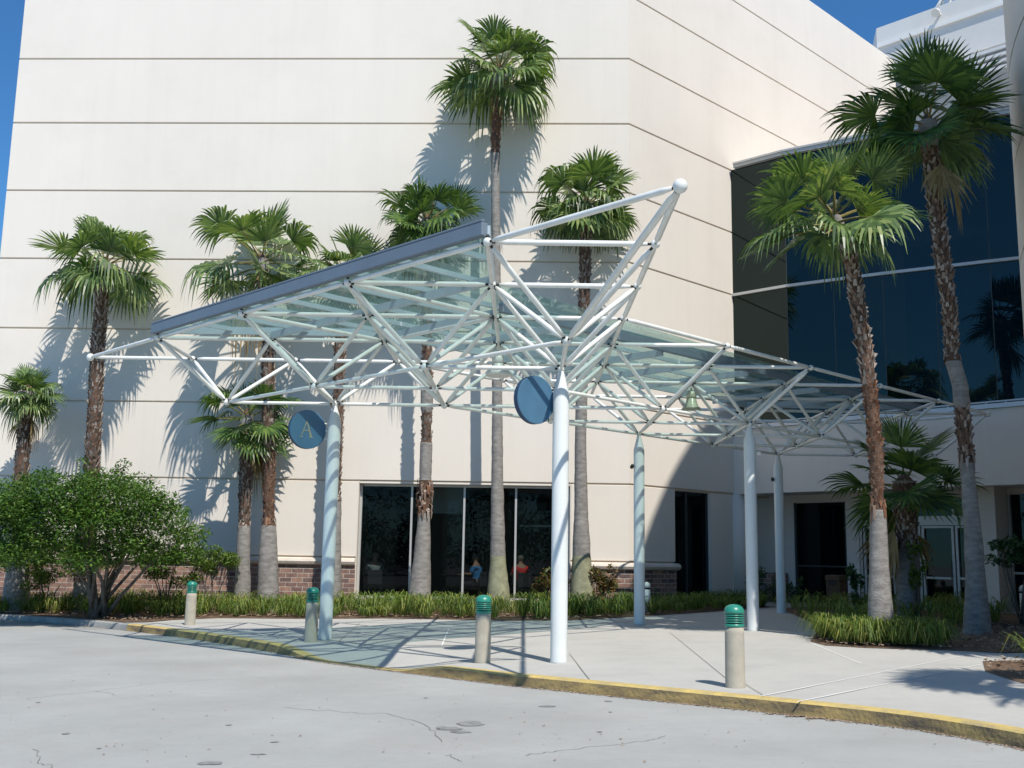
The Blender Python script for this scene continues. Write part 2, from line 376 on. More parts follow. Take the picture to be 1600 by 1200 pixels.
bedL += [(-8.3, 23.95), (-8.0, 24.6), (-7.1, 25.3), (-4.9, 24.95), (-3.2, 25.1), (-1.4, 24.6), (-.3, 24.2), (1.1, 24.3), (2.7, 25.6), (4.7, 27.5), (6.9, 29.9), (6.9, 32.2), (6.3, 32.4), (5.4, 31.7), (4.3, 30.62), (2.95, 29.2), (-16, 29.7), (-22, 30.5)]
def sheet(poly, name, h):
    bm = bmesh.new(); vs = [bm.verts.new((x, y, 0)) for x, y in poly]; f = bm.faces.new(vs)
    if f.normal.z < 0: f.normal_flip()
    r = bmesh.ops.inset_region(bm, faces=[f], thickness=.12)
    bmesh.ops.triangulate(bm, faces=bm.faces[:])
    ins = set(v for v in bm.verts) - set(vs)
    for v in bm.verts: v.co.z = g(v.co.x, v.co.y)+(h if v in ins else .007)
    me = bpy.data.meshes.new(name); bm.to_mesh(me); bm.free(); me.materials.append(MULCH)
    o = bpy.data.objects.new(name, me); COL.objects.link(o); return struct(o)
sheet(bedL, 'planting_bed', .05)
bedR = [(4.95, 18.6), (4.98, 17.8), (5.5, 17.35), (6.0, 17.15), (6.6, 16.95), (7.3, 16.5), (8.6, 16.9), (9.7, 17.4), (11.2, 24), (12.4, 26.6), (8.3, 30.6), (6.9, 29.2), (6.6, 26), (6.1, 22)]
sheet(bedR, 'planting_bed', .05)
bedR2 = [(6.45, 15.25), (5.95, 14.0), (5.85, 13.0), (5.9, 12.2), (6.4, 11.4), (9, 11.0), (9.8, 15.5), (7.9, 15.6)]
sheet(bedR2, 'planting_bed', .05)

def bed_litter(poly, n, x0, x1, y0, y1, seed, label, big=1.0):
    mb = MB(); r_ = random.Random(seed)
    for _ in range(n*4):
        if len(mb.f) >= n: break
        x, y = r_.uniform(x0, x1), r_.uniform(y0, y1)
        if not inside((x, y), poly): continue
        a = r_.uniform(0, 6.28); l = r_.uniform(.015, .05)*big; w = l*r_.uniform(.2, .5); z = g(x, y)+.052+r_.uniform(0, .02); t1, t2 = r_.uniform(-.012, .012), r_.uniform(-.012, .012)
        mb.quad(*[(x+cos(a)*p*l-sin(a)*q*w, y+sin(a)*p*l+cos(a)*q*w, z+p*t1+q*t2) for p, q in ((-1, 0), (0, -1), (1, 0), (0, 1))])
    tag(struct(mb.build('leaf_litter', DRYL), 'stuff'), label, 'leaf litter')
def inside(p, poly):
    c = False; n = len(poly); j = n-1
    for i in range(n):
        xi, yi = poly[i]; xj, yj = poly[j]
        if (yi > p[1]) != (yj > p[1]) and p[0] < (xj-xi)*(p[1]-yi)/(yj-yi)+xi: c = not c
        j = i
    return c
bed_litter(bedR, 2600, 5.0, 12, 16.5, 23, 5, 'pinkish dry leaf litter under the palms in the right hand bed')
bed_litter(bedR2, 900, 5.8, 9.8, 11, 15.6, 6, 'dry leaf litter in the small bed at the right edge')
bed_litter(bedL, 4200, -17, 6, 23.5, 29, 7, 'brown leaf litter along the front of the long bed', 1.3)
def tuft(mb, x, y, z, r, n, rng, w=.022, s=1):
    for _ in range(n):
        a = rng.uniform(0, 2*pi); L = rng.uniform(.34, .62)*s; out = rng.uniform(.3, 1.25); d = Vector((cos(a), sin(a), 0)); sd = Vector((-sin(a), cos(a), 0))
        b = Vector((x, y, z))+d*rng.uniform(0, r*.4)
        P = [b, b+d*L*.30*out+Vector((0, 0, L*.62)), b+d*L*.72*out+Vector((0, 0, L*.80)), b+d*L*1.15*out+Vector((0, 0, L*(.80-.62*out)))]
        W = [w*.6, w, w*.8, .002]
        for k in range(3):
            mb.smooth = True
            mb.quad(P[k]-sd*W[k]/2, P[k]+sd*W[k]/2, P[k+1]+sd*W[k+1]/2, P[k+1]-sd*W[k+1]/2)
# ground cover: liriope
mb = MB(); rg = random.Random(21)
def front_y(x):
    pts = [(-16, 27.9), (-12, 26.7), (-8, 25.6), (-7.1, 25.6), (-4.9, 25.15), (-3.2, 25.25), (-1.4, 24.75), (-.3, 24.4), (1.1, 24.6), (2.7, 25.9), (4.7, 27.7), (6.9, 30.0)]
    for a, b in zip(pts[:-1], pts[1:]):
        if a[0] <= x <= b[0]: return a[1]+(b[1]-a[1])*(x-a[0])/(b[0]-a[0])
    return 30
x = -16.0
while x < 6.8:
    fy = front_y(x)
    back = 28.9 if x < 2.9 else min(29+(x-2.9), 32)
    rows = [fy+.28, fy+.75, fy+1.25, fy+1.8, fy+2.4, fy+3.0]
    for k, ry in enumerate(rows):
        if ry > back: break
        if x < -8 and k == 0 and rg.random() < .5: continue
        if rg.random() < .1: continue
        s_ = rg.uniform(.55, 1.15)*(.85 if x > 3 else 1)*(.85 if k == 0 else 1)
        if k == 0 and rg.random() < .22: continue
        tuft(mb, x+rg.uniform(-.25, .25), ry+rg.uniform(-.24, .24), g(x, ry)+.04, .34, 52 if k < 2 else 30, rg, .019, s_)
    x += .36
struct(mb.build('grass_border', LIRI), 'stuff', 'long arching grassy ground cover along the foot of the cream wall', 'ground cover')
mb = MB()
for i in range(130):
    # around the front palm on the right
    a = rg.uniform(0, 1); b = rg.random()
    x = 5.3+1.5*a; yb = 18.0-.42*(x-5.0)*1.0; y = yb+.0+1.9*b
    if not inside((x, y), bedR): continue
    tuft(mb, x, y, g(x, y)+.04, .24, 34, rg, .015, rg.uniform(.55, .95))
for i in range(190):
    x = rg.uniform(6.3, 12.2); y = rg.uniform(19, 30)
    if not inside((x, y), bedR) or (y < 21.5 and x > 6.6) or rg.random() < .35: continue
    tuft(mb, x, y, g(x, y)+.04, .2, 24, rg, .02, rg.uniform(.7, 1.1))
struct(mb.build('grass_border', LIRI), 'stuff', 'long arching grassy ground cover around the palms by the entrance', 'ground cover')
mb = MB()
for i in range(60):
    x = rg.uniform(6.55, 9.3); y = rg.uniform(12.6, 15.2)
    if rg.random() < .2: continue
    if not inside((x, y), bedR2): continue
    tuft(mb, x, y, g(x, y)+.04, .2, 30, rg, .014, rg.uniform(.5, .8))
struct(mb.build('grass_border', LIRI), 'stuff', 'long grassy ground cover in the small bed at the right edge', 'ground cover')

# ------------------------------------------------------------------ main building
CX, CY = 2.922, 29.263
dL = Vector((-cos(.0245), sin(.0245), 0)); nL = Vector((-sin(.0245), -cos(.0245), 0))     # to the left; outward
aR = .7798; dR = Vector((cos(aR), sin(aR), 0)); nR = Vector((sin(aR), -cos(aR), 0))
def PL(s, o, z): return Vector((CX, CY, 0))+dL*s+nL*o+Vector((0, 0, z))
def PR(s, o, z): return Vector((CX, CY, 0))+dR*s+nR*o+Vector((0, 0, z))
H = [1.32, 3.43, 5.58, 7.68, 9.75, 11.82, 13.92, 15.95, 17.97, 20.0, 22.03]
WL = 18.28; WR = 17.2
tb = thing('main_building', 'tall cream stucco building block with thin horizontal joints and brick base', 'building', (CX, CY+4, 0))
# wall panels between joints; corner mitred so both faces meet
def panels(zlist, x0l, x1l, x0r, x1r, off, thick, gap):
    mb = MB()
    for z0, z1 in zlist:
        a = z0+gap/2; b = z1-gap/2
        k = (nL+nR); k = k/k.dot(nL)                       # mitre vector for unit offset
        C = Vector((CX, CY, 0))
        segs = []
        if x1l is not None:
            lo = C+k*off if x0l == 0 else PL(x0l, off, 0); li = C+k*(off-thick) if x0l == 0 else PL(x0l, off-thick, 0)
            ro = PL(x1l, off, 0); ri = PL(x1l, off-thick, 0); segs.append((ro, lo, li, ri))
        if x1r is not None:
            lo = C+k*off if x0r == 0 else PR(x0r, off, 0); li = C+k*(off-thick) if x0r == 0 else PR(x0r, off-thick, 0)
            ro = PR(x1r, off, 0); ri = PR(x1r, off-thick, 0); segs.append((lo, ro, ri, li))
        for s in segs: mb.prism([(p.x, p.y) for p in s], a, b)
    return mb
mb = panels(list(zip(H[1:-1], H[2:])), 0, WL, 0, WR, .035, .05, .045)
# ground storey: left of window, pier right of window
j0, j1 = 1.60, 7.50        # window opening along the left wall (s from corner)
low = panels([(H[0], H[1])], j1, WL, 0, 2.02, .035, .05, .045)
low2 = panels([(H[0], H[1])], 0, j0, None, None, .035, .05, .045)
addstrip(mb, low); addstrip(mb, low2)
mb.build('wall', STUCCO, tb, bevel=.012)
mb = MB()    # core behind the panels (seen only in the joints), roof and far sides
def quadprism(P, z0, z1, t=mb): t.prism([(p.x, p.y) for p in P], z0, z1)
mb.mi = 0
core = [PL(WL-.02, .004, 0), Vector((CX, CY, 0))+(nL+nR)/((nL+nR).dot(nL))*.004, PR(WR-.02, .004, 0), PR(WR-.02, -.6, 0), Vector((CX, CY, 0))+(nL+nR)/((nL+nR).dot(nL))*-.6, PL(WL-.02, -.6, 0)]
mb.prism([(p.x, p.y) for p in core], H[1]-.03, 21.9)
# ground storey cores
mb.prism([(p.x, p.y) for p in (PL(WL-.02, -.014, 0), PL(j1+.02, -.014, 0), PL(j1+.02, -.6, 0), PL(WL-.02, -.6, 0))], -.4, H[1]-.03)
mb.prism([(p.x, p.y) for p in (PL(j0-.02, -.014, 0), Vector((CX, CY, 0))+(nL+nR)/((nL+nR).dot(nL))*-.014, PR(2.0, -.014, 0), PR(2.0, -.6, 0), PL(j0-.02, -.6, 0))], -.4, H[1]-.03)
mb.build('joint_backing', JOINT, tb)
mb = MB()
mb.prism([(p.x, p.y) for p in (PL(WL, -.02, 0), PL(WL, -14, 0), PL(WL-.3, -14, 0), PL(WL-.3, -.02, 0))][::-1], -.3, 22.0)
mb.prism([(p.x, p.y) for p in (PL(WL-.1, -.2, 0), PL(2, -.2, 0), PR(WR-.1, -.2, 0), PR(WR, -14, 0), PL(WL, -14, 0))], 21.5, 21.86)
mb.build('flat_roof', GREYST, tb)
# brick base and rounded cap
mb = MB(); mb.prism([(p.x, p.y) for p in (PL(WL+.03, .07, 0), PL(j1+.0, .07, 0), PL(j1, -.005, 0), PL(WL+.03, -.005, 0))], -.45, 1.10)
mb.build('brick_base', BRL, tb); mb = MB()
k_ = (nL+nR)/((nL+nR).dot(nL)); CC = Vector((CX, CY, 0))
mb.prism([(p.x, p.y) for p in (PL(j0, .07, 0), CC+k_*.07, CC+k_*-.005, PL(j0, -.005, 0))], -.45, 1.10)
mb.build('brick_base', BRL, tb)
mb = MB(); mb.prism([(p.x, p.y) for p in (CC+k_*.07, PR(2.03, .07, 0), PR(2.03, -.005, 0), CC+k_*-.005)], -.45, 1.10)
mb.build('brick_base', BRR, tb)
mb = MB()
prof = [(0.0, 1.30), (.07, 1.305), (.15, 1.27), (.18, 1.20), (.15, 1.13), (.085, 1.098), (0, 1.10)]
def cap_run(P, Q):
    for (o1, z1), (o2, z2) in zip(prof[:-1], prof[1:]):
        mb.smooth = True; mb.quad(P(o1, z1), Q(o1, z1), Q(o2, z2), P(o2, z2))
    mb.smooth = False
cap_run(lambda o, z: PL(WL+.03, o, z), lambda o, z: PL(j1, o, z))
mb.quad(*[PL(j1, o, z) for o, z in prof]); mb.build('stone_cap', CAPM, tb); mb = MB()
cap_run(lambda o, z: PL(j0, o, z), lambda o, z: CC+k_*o+Vector((0, 0, z)))
cap_run(lambda o, z: CC+k_*o+Vector((0, 0, z)), lambda o, z: PR(2.05, o, z))
mb.quad(*[PL(j0, o, z) for o, z in prof])
# rounded end on the right pier
for i in range(6):
    a0, a1 = i*pi/12, (i+1)*pi/12
    for (o1, z1), (o2, z2) in zip(prof[:-1], prof[1:]):
        mb.smooth = True
        mb.quad(*[PR(2.05+o*sin(a), o*cos(a), z) for o, z, a in ((o1, z1, a0), (o1, z1, a1), (o2, z2, a1), (o2, z2, a0))])
mb.build('stone_cap', CAPM, tb)
# big window: jambs, head, mullions, panes, room
mb = MB()
mb.box(PL(j1-.012, -.19, 1.75), .02, .44, 3.36, dL, nL); mb.box(PL(j0+.012, -.19, 1.75), .02, .44, 3.36, dL, nL)
mb.box(PL((j0+j1)/2, -.30, 3.39), j1-j0-.06, .62, .05, dL, nL)
mb.box(PL((j0+j1)/2, -.28, .05), j1-j0, .5, .36, dL, nL)
mb.build('window_reveal', STUCCO, tb)
wf = MB()
sx = [j0+.05, 3.12, 4.56, 6.03, j1-.05]
wf_o = None
for s in sx[:]: wf.box(PL(s, -.28, 1.80), .055, .10, 3.12, dL, nL)
wf.box(PL((j0+j1)/2, -.28, 3.33), j1-j0-.2, .09, .06, dL, nL); wf.box(PL((j0+j1)/2, -.28, .26), j1-j0-.2, .09, .06, dL, nL)
wf_o = wf.build('window_frame', ALU, tb)
for a, b in zip(sx[:-1], sx[1:]):
    pm = MB(); pm.quad(PL(a+.03, -.285, .29), PL(b-.03, -.285, .29), PL(b-.03, -.285, 3.29), PL(a+.03, -.285, 3.29)); pm.build('window_pane', WINGL, tb)
rm = MB()
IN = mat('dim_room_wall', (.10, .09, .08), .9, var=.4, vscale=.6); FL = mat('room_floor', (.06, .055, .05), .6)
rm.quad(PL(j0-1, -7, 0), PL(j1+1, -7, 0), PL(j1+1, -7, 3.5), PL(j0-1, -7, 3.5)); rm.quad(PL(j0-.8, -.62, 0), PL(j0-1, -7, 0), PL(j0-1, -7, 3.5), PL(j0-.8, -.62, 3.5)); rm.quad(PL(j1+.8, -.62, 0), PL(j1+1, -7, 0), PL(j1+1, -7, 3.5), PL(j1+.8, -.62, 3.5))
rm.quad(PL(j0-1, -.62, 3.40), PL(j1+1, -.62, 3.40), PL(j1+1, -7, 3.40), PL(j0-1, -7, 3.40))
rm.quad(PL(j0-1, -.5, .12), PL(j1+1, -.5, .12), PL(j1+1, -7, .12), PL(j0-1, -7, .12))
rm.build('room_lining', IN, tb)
rm = MB(); rm.box(PL(2.25, -.75, 2.28), 1.55, .05, .05, dL, nL); rm.box(PL(5.3, -.9, 2.62), 1.3, .03, .05, dL, nL); rm.box(PL(5.3, -.92, 2.98), 1.3, .02, .7, dL, nL)
rm.build('interior_shelf', mat('pale_blind', (.34, .40, .38), .7), tb)
# small recess window between the piers on the angled wall
s0, s1 = 2.02, 3.80
mb = MB()
mb.prism([(p.x, p.y) for p in (PR(s1, .0, 0), PR(5.1, .0, 0), PR(5.1, -.7, 0), PR(s1, -.7, 0))], 0.0, H[1]-.02)
mb.box(PR(2.9, -.52, H[1]-.02), 1.8, 1.0, .06, dR, nR)
mb.build('recess_pier', STUCCO, tb)
mb = MB(); mb.box(PR((s0+s1)/2, -.16, 1.78), s1-s0, .02, 3.2, dR, nR); mb.build('recess_pane', DOORGL, tb)
mb = MB()
for s in (s0+.04, s0+.72, s1-.04): mb.box(PR(s, -.13, 1.78), .06, .08, 3.3, dR, nR)
mb.build('recess_frame', DARKMET, tb)

# ------------------------------------------------------------------ glass atrium wing
EX, EY = 6.48, 32.78
eu = Vector((.711, -.703, 0)); en = Vector((-.703, -.711, 0))
def PE(s, o, z): return Vector((EX, EY, 0))+eu*s+en*o+Vector((0, 0, z))
ta = thing('entrance_building', 'glass fronted entrance wing with pale fascia over dark recessed doors', 'building', (10, 32, 0))
mb = MB()
mb.prism([(p.x, p.y) for p in (PE(-.02, 0, 0), PE(13, 0, 0), PE(13, -.35, 0), PE(-.02, -.35, 0))], 3.42, 5.40)
mb.prism([(p.x, p.y) for p in (PE(-.6, -.352, 0), PE(13, -.352, 0), PE(13, -2.6, 0), PE(-.6, -2.6, 0))], 3.47, 3.60)
mb.build('fascia', STUCCO, ta, bevel=.01)
mb = MB(); mb.box(PE(6.4, -.12, 5.445), 13, .36, .08, eu, en); mb.box(PE(6.4, .03, 5.50), 13, .05, .05, eu, en); mb.box(PE(6.4, -.16, 5.60), 13, .10, .03, eu, en)
for i in range(26): mb.box(PE(.2+i*.5, -.16, 5.55), .03, .04, .12, eu, en)
mb.build('coping_rail', mat('pale_metal_coping', (.62, .64, .66), .4, metal=.2), ta)
# curtain wall facets
FP = [Vector((6.57, 32.86, 0)), Vector((8.0, 31.60, 0)), Vector((10.4, 30.05, 0)), Vector((12.9, 28.62, 0)), Vector((15.4, 27.3, 0))]
top = 13.92; mid = 9.74
fr = MB(); pn = []
for a, b in zip(FP[:-1], FP[1:]):
    d = (b-a); L = d.length; d = d.normalized(); n = Vector((d.y, -d.x, 0)); c = (a+b)/2
    for z0, z1 in ((5.2, mid-.03), (mid+.03, top)):
        q = MB(); q.quad(a+Vector((0, 0, z0)), b+Vector((0, 0, z0)), b+Vector((0, 0, z1)), a+Vector((0, 0, z1)))
        q.build('glass_pane', GLASSREF, ta)
    fr.box(c+n*.03+Vector((0, 0, mid)), L, .10, .085, d, n)
fr.build('transom', ALU, ta)
fr = MB()
for a, b in zip(FP[:-1], FP[1:]):
    d = (b-a); L = d.length; d = d.normalized(); n = Vector((d.y, -d.x, 0)); nn = max(1, round(L/1.45))
    for k in range(nn+1): fr.box(a+d*L*k/nn+n*-.0+Vector((0, 0, 9.6)), .022, .016, 8.7, d, n)
fr.build('glazing_seam', DARKMET, ta)
fr = MB()
for a, b in zip(FP[:-1], FP[1:]):
    d = (b-a); L = d.length; d = d.normalized(); n = Vector((d.y, -d.x, 0)); c = (a+b)/2
    g0 = .2 if a is FP[0] else 0
    fr.box(c+n*.05+d*g0/2+Vector((0, 0, top+.06)), L-g0+.02, .14, .11, d, n); fr.box(c+n*.06+d*g0/2+Vector((0, 0, top+.145)), L-g0+.03, .20, .06, d, n)
fr.build('head_flashing', ALU, ta)
fr = MB()
for a, b in ((FP[2].lerp(FP[3], .35), FP[3]), (FP[3], FP[4])):
    d = (b-a); L = d.length; d = d.normalized(); n = Vector((d.y, -d.x, 0)); c = (a+b)/2
    fr.box(c+n*-.1+Vector((0, 0, top+.82)), L+.02, .3, 1.12, d, n)
fr.build('parapet', STUCCO, ta)
# roof deck behind parapet
mb = MB(); mb.prism([(p.x, p.y) for p in (FP[0]+Vector((.2, .1, 0)), FP[2], FP[-1], Vector((22, 40, 0)), Vector((9.5, 34.6, 0)))], 13.7, 13.9); mb.build('atrium_roof', GREYST, ta)
# ground floor recess
O = -2.0
mb = MB()
def wallseg(s0, s1, o, z0, z1, t=.15): mb.box(PE((s0+s1)/2, o-t/2, (z0+z1)/2), s1-s0, t, z1-z0, eu, en)
zb = .12
wallseg(-1.7, .95, O, zb, 3.5); wallseg(2.72, 3.12, O+.12, zb, 3.5); wallseg(.95, 2.72, O, 3.22, 3.5, .12)
wallseg(3.12, 7.0, O, 3.28, 3.5, .12); wallseg(6.98, 7.42, O+.9, zb, 3.5, .9); wallseg(7.42, 13, O, 3.3, 3.5, .12)
mb.build('recess_wall', STUCCO, ta)
mb = MB(); mb.lathe(PE(.02, -.26, 0), [(.30, .1), (.30, 3.44)], 20); mb.build('round_pier', STUCCO, ta)
mb = MB(); mb.prism([(p.x, p.y) for p in (PE(-1.3, -1.0, 0), PE(.7, -1.0, 0), PE(.7, -1.9, 0), PE(-1.3, -1.9, 0))], 0, 1.05); mb.build('low_stone_wall', brickmat('stone_block', .711, -.703), ta)
mb = MB(); mb.box(PE(1.83, O-.02, 1.68), 1.74, .02, 3.1, eu, en); mb.build('dark_glass_bay', DOORGL, ta)
mb = MB()
for s in (.98, 2.69): mb.box(PE(s, O+.02, 1.68), .07, .1, 3.1, eu, en)
mb.box(PE(1.83, O+.02, 1.28), 1.66, .06, .05, eu, en); mb.box(PE(1.83, O+.02, .17), 1.66, .06, .1, eu, en)
mb.build('bay_frame', DARKMET, ta)
# storefront
mb = MB(); mb.box(PE(5.05, O-.02, 1.72), 3.84, .02, 3.2, eu, en); mb.build('storefront_glass', DOORGL, ta)
mb = MB(); fo = O+.03
for s in (3.16, 6.94): mb.box(PE(s, fo, 1.72), .09, .10, 3.2, eu, en)
for z, h_ in ((3.24, .08), (2.62, .26), (.2, .12)): mb.box(PE(5.05, fo, z), 3.7, .11, h_, eu, en)
mb.box(PE(5.95, fo, 2.97), .06, .09, .5, eu, en); mb.box(PE(4.2, fo, 2.97), .06, .09, .5, eu, en)
mb.build('storefront_frame', ALU, ta)
for s0_, s1_ in ((3.24, 4.20), (4.24, 4.98), (5.02, 5.94), (5.98, 6.86)):
    mb = MB(); w = s1_-s0_
    for s in (s0_+.035, s1_-.035): mb.box(PE(s, fo, 1.37), .07, .08, 2.2, eu, en)
    for z in (2.44, 1.02, .32): mb.box(PE((s0_+s1_)/2, fo, z), w-.14, .07, .06 if z > .5 else .12, eu, en)
    d_ = mb.build('glass_door', ALU, ta)
    mb = MB(); mb.box(PE(s1_-.10, fo+.07, 1.25), .025, .025, .5, eu, en); mb.build('door_handle', DARKMET, d_)
mb = MB(); mb.box(PE(4.55, fo+.075, 2.62), .28, .03, .05, eu, en); mb.build('door_sensor', BLACK, ta)
mb = MB(); mb.box(PE(10.2, O-.02, 1.75), 5.6, .02, 3.1, eu, en); mb.build('side_glass', DOORGL, ta)
mb = MB()
for s in (7.47, 8.9, 10.4, 11.9): mb.box(PE(s, fo, 1.75), .07, .09, 3.1, eu, en)
mb.box(PE(10.2, fo, 1.2), 5.5, .08, .06, eu, en)
mb.build('side_glass_frame', ALU, ta)

# ------------------------------------------------------------------ round drum building
tr = thing('round_tower', 'round cream tower wall in shade at the right edge of the view', 'building', (25.6, 15.15, 0))
DC = Vector((25.42, 15.1, 0)); DR = 16.4; nseg = 144
def arc(r, i): a = 2*pi*i/nseg; return DC+Vector((cos(a)*r, sin(a)*r, 0))
mb = MB(); 
for z0, z1 in zip([-.3]+H[:-1], H[:-1]+[21.6]):
    zt = z1-.031; zb_ = z0+.031
    for i in range(nseg):
        p, q = arc(DR, i), arc(DR, i+1); mb.smooth = True
        mb.quad((p.x, p.y, zb_), (q.x, q.y, zb_), (q.x, q.y, zt), (p.x, p.y, zt))
        p2, q2 = arc(DR-.05, i), arc(DR-.05, i+1); mb.smooth = False
        mb.quad((p.x, p.y, zt), (q.x, q.y, zt), (q2.x, q2.y, zt), (p2.x, p2.y, zt)); mb.quad((p.x, p.y, zb_), (q.x, q.y, zb_), (q2.x, q2.y, zb_), (p2.x, p2.y, zb_))
mb.build('wall', STUCCO, tr)
mb = MB()
for i in range(nseg):
    p, q = arc(DR-.045, i), arc(DR-.045, i+1); mb.smooth = True; mb.quad((p.x, p.y, -.3), (q.x, q.y, -.3), (q.x, q.y, 21.55), (p.x, p.y, 21.55))
mb.smooth = False; mb.quad(*[(arc(DR-.03, i).x, arc(DR-.03, i).y, 21.57) for i in range(nseg)])
mb.build('joint_backing', JOINT, tr)

# ------------------------------------------------------------------ upper roof block
tu = thing('upper_roof_block', 'pale grey rooftop block with light ledge rising behind the glass wing', 'building', (18, 42, 14))
UP0 = Vector((14.7, 42.0, 0)); ud = Vector((.711, -.703, 0)); un = Vector((-.703, -.711, 0))
def PU(s, o, z): return UP0+ud*s+un*o+Vector((0, 0, z))
mb = MB(); mb.prism([(p.x, p.y) for p in (PU(0, 0, 0), PU(16, 0, 0), PU(16, -8, 0), PU(2.2, -8, 0), PU(-1.0, -1.6, 0))], 21.35, 23.8); mb.prism([(p.x, p.y) for p in (PU(.2, -.12, 0), PU(16, -.12, 0), PU(16, -8, 0), PU(2.2, -7, 0), PU(-.7, -1.6, 0))], 14, 21.3)
mb.build('wall', GREYST, tu)
mb = MB(); 
mb.prism([(p.x, p.y) for p in (PU(.05, .10, 0), PU(16, .10, 0), PU(16, .003, 0), PU(.05, .003, 0))], 22.86, 23.04)
mb.build('ledge', mat('white_ledge', (.80, .79, .76), .7), tu)
mb = MB()
for z in (21.1, 20.83, 20.56, 20.3): mb.box(PU(9, .08, z), 14, .3, .13, ud, un)
mb.build('louvre', mat('white_louvre', (.66, .68, .68), .6), tu)
mb = MB(); mb.box(PU(9, .0, 19.75), 14, .12, .8, ud, un); mb.build('clerestory_glass', GLASSREF, tu)
mb = MB(); mb.box(PU(9, .25, 18.5), 14, .5, 1.6, ud, un); mb.build('lower_parapet', STUCCO, tu, bevel=.02)
tf = thing('floodlight', 'small white floodlight fixed high on the pale grey rooftop wall', 'floodlight', PU(2.72, .01, 23.35))
mb = MB(); mb.box(PU(2.72, .10, 23.42), .10, .2, .06, ud, un); mb.build('arm', LAMPW, tf)
mb = MB(); c = PU(2.72, .26, 23.40); mb.rings([c+un*-.06+Vector((0, 0, .05)), c+un*.05, c+un*.20+Vector((0, 0, -.10))], [.10, .15, .17], 12); mb.build('lamp_head', LAMPW, tf)
td = thing('skylight_dome', 'ribbed pale metal skylight rising above the rooftop parapet', 'skylight', (21.6, 43.2, 23.7))
mb = MB(); mb.lathe((21.6, 43.2, 23.7), [(4.6, 0), (4.3, 1.0), (3.6, 2.1), (2.6, 3.0), (1.2, 3.6), (.05, 3.8)], 32); mb.build('dome', mat('pale_skylight_glass', (.45, .55, .62), .2, metal=.3), td)
mb = MB()
for k in range(32):
    a = 2*pi*k/32; pr = [(4.62, 0), (4.32, 1.0), (3.62, 2.1), (2.62, 3.02), (1.2, 3.62)]
    mb.rings([(21.6+cos(a)*r, 43.2+sin(a)*r, 23.7+z) for r, z in pr], [.06]*5, 5)
mb.build('rib', LAMPW, td)

# ------------------------------------------------------------------ canopy
S = 2.0; TX, TY, ZT, ZL = -.468, 12.173, 5.11, 4.123
def T(r, c): return Vector((TX+c*S, TY+r*S, ZT))
def Lw(r, c): return Vector((TX+(c+.5)*S, TY+(r+.5)*S, ZL))
Tn = {(-1, 1)}
for r, a, b in ((0, 0, 1), (1, -1, 1), (2, -2, 1), (3, -3, 2), (4, -4, 3), (5, 0, 4), (6, 1, 5), (7, 2, 6), (8, 3, 5)):
    for c in range(a, b+1): Tn.add((r, c))
Ln = set()
for r, a, b in ((0, 0, 0), (1, -1, 0), (2, -2, 0), (3, -3, 1), (4, 0, 2), (5, 1, 3), (6, 2, 4), (7, 3, 5)):
    for c in range(a, b+1): Ln.add((r, c))
tc = thing('glass_canopy', 'white steel space frame canopy with green glass roof on five round columns', 'canopy', (0.5, 18, 0))
def strut(a, b, name, r=.036, ea=.05, eb=.05):
    a = Vector(a); b = Vector(b); d = (b-a).normalized(); L = (b-a).length
    mb = MB(); mb.mi = 1; mb.rings([a+d*ea, a+d*(ea+.045)], [.017, .017], 8); mb.rings([b-d*(eb+.045), b-d*eb], [.017, .017], 8)
    mb.mi = 0; mb.rings([a+d*(ea+.045), a+d*(ea+.17), b-d*(eb+.17), b-d*(eb+.045)], [.021, r, r, .021], 12)
    return mb.build(name, [WHITE, BLACK], tc)
balls = {(-1, 1), (4, -4), (7, 6)}
for k in sorted(Tn):
    mb = MB(); mb.sphere(T(*k), .075 if k in balls else .055, 12); mb.build('tip_ball' if k in balls else 'node', WHITE, tc)
for k in sorted(Ln):
    mb = MB(); mb.sphere(Lw(*k), .06, 12); mb.build('lower_node', WHITE, tc)
diag_ok = set()
for (r, c) in sorted(Tn):
    for dr, dc in ((0, 1), (1, 0)):
        if (r+dr, c+dc) in Tn and not ((r, c) == (4, -1) and dc == 0): strut(T(r, c), T(r+dr, c+dc), 'top_chord')
# sloping edges
for a, b in (((-1, 1), (0, 0)), ((0, 0), (1, -1)), ((1, -1), (2, -2)), ((2, -2), (3, -3)), ((3, -3), (4, -4)), ((2, 1), (3, 2)), ((3, 2), (4, 3)), ((4, 3), (5, 4)), ((5, 4), (6, 5)), ((6, 5), (7, 6)), ((4, -1), (5, 0)), ((5, 0), (6, 1)), ((6, 1), (7, 2)), ((7, 2), (8, 3)), ((7, 6), (8, 5)),
             ((1, -1), (2, 0)), ((2, -2), (3, -1)), ((2, 0), (3, -1))):
    strut(T(*a), T(*b), 'edge_chord')
for (r, c) in sorted(Ln):
    for dr, dc in ((0, 1), (1, 0)):
        if (r+dr, c+dc) in Ln: strut(Lw(r, c), Lw(r+dr, c+dc), 'bottom_chord', .032)
for a, b in (((0, 0), (1, -1)), ((1, -1), (2, -2)), ((2, -2), (3, -3)), ((2, 0), (3, 1)), ((3, 1), (4, 2)), ((4, 2), (5, 3)), ((5, 3), (6, 4)), ((6, 4), (7, 5)), ((3, -1), (4, 0)), ((4, 0), (5, 1)), ((5, 1), (6, 2)), ((6, 2), (7, 3))):
    strut(Lw(*a), Lw(*b), 'bottom_chord', .032)
for (r, c) in sorted(Ln):
    for dr, dc in ((0, 0), (0, 1), (1, 0), (1, 1)):
        if (r+dr, c+dc) in Tn: strut(T(r+dr, c+dc), Lw(r, c), 'web_strut', .036)
strut(T(-1, 1), Lw(0, 0), 'web_strut', .040)
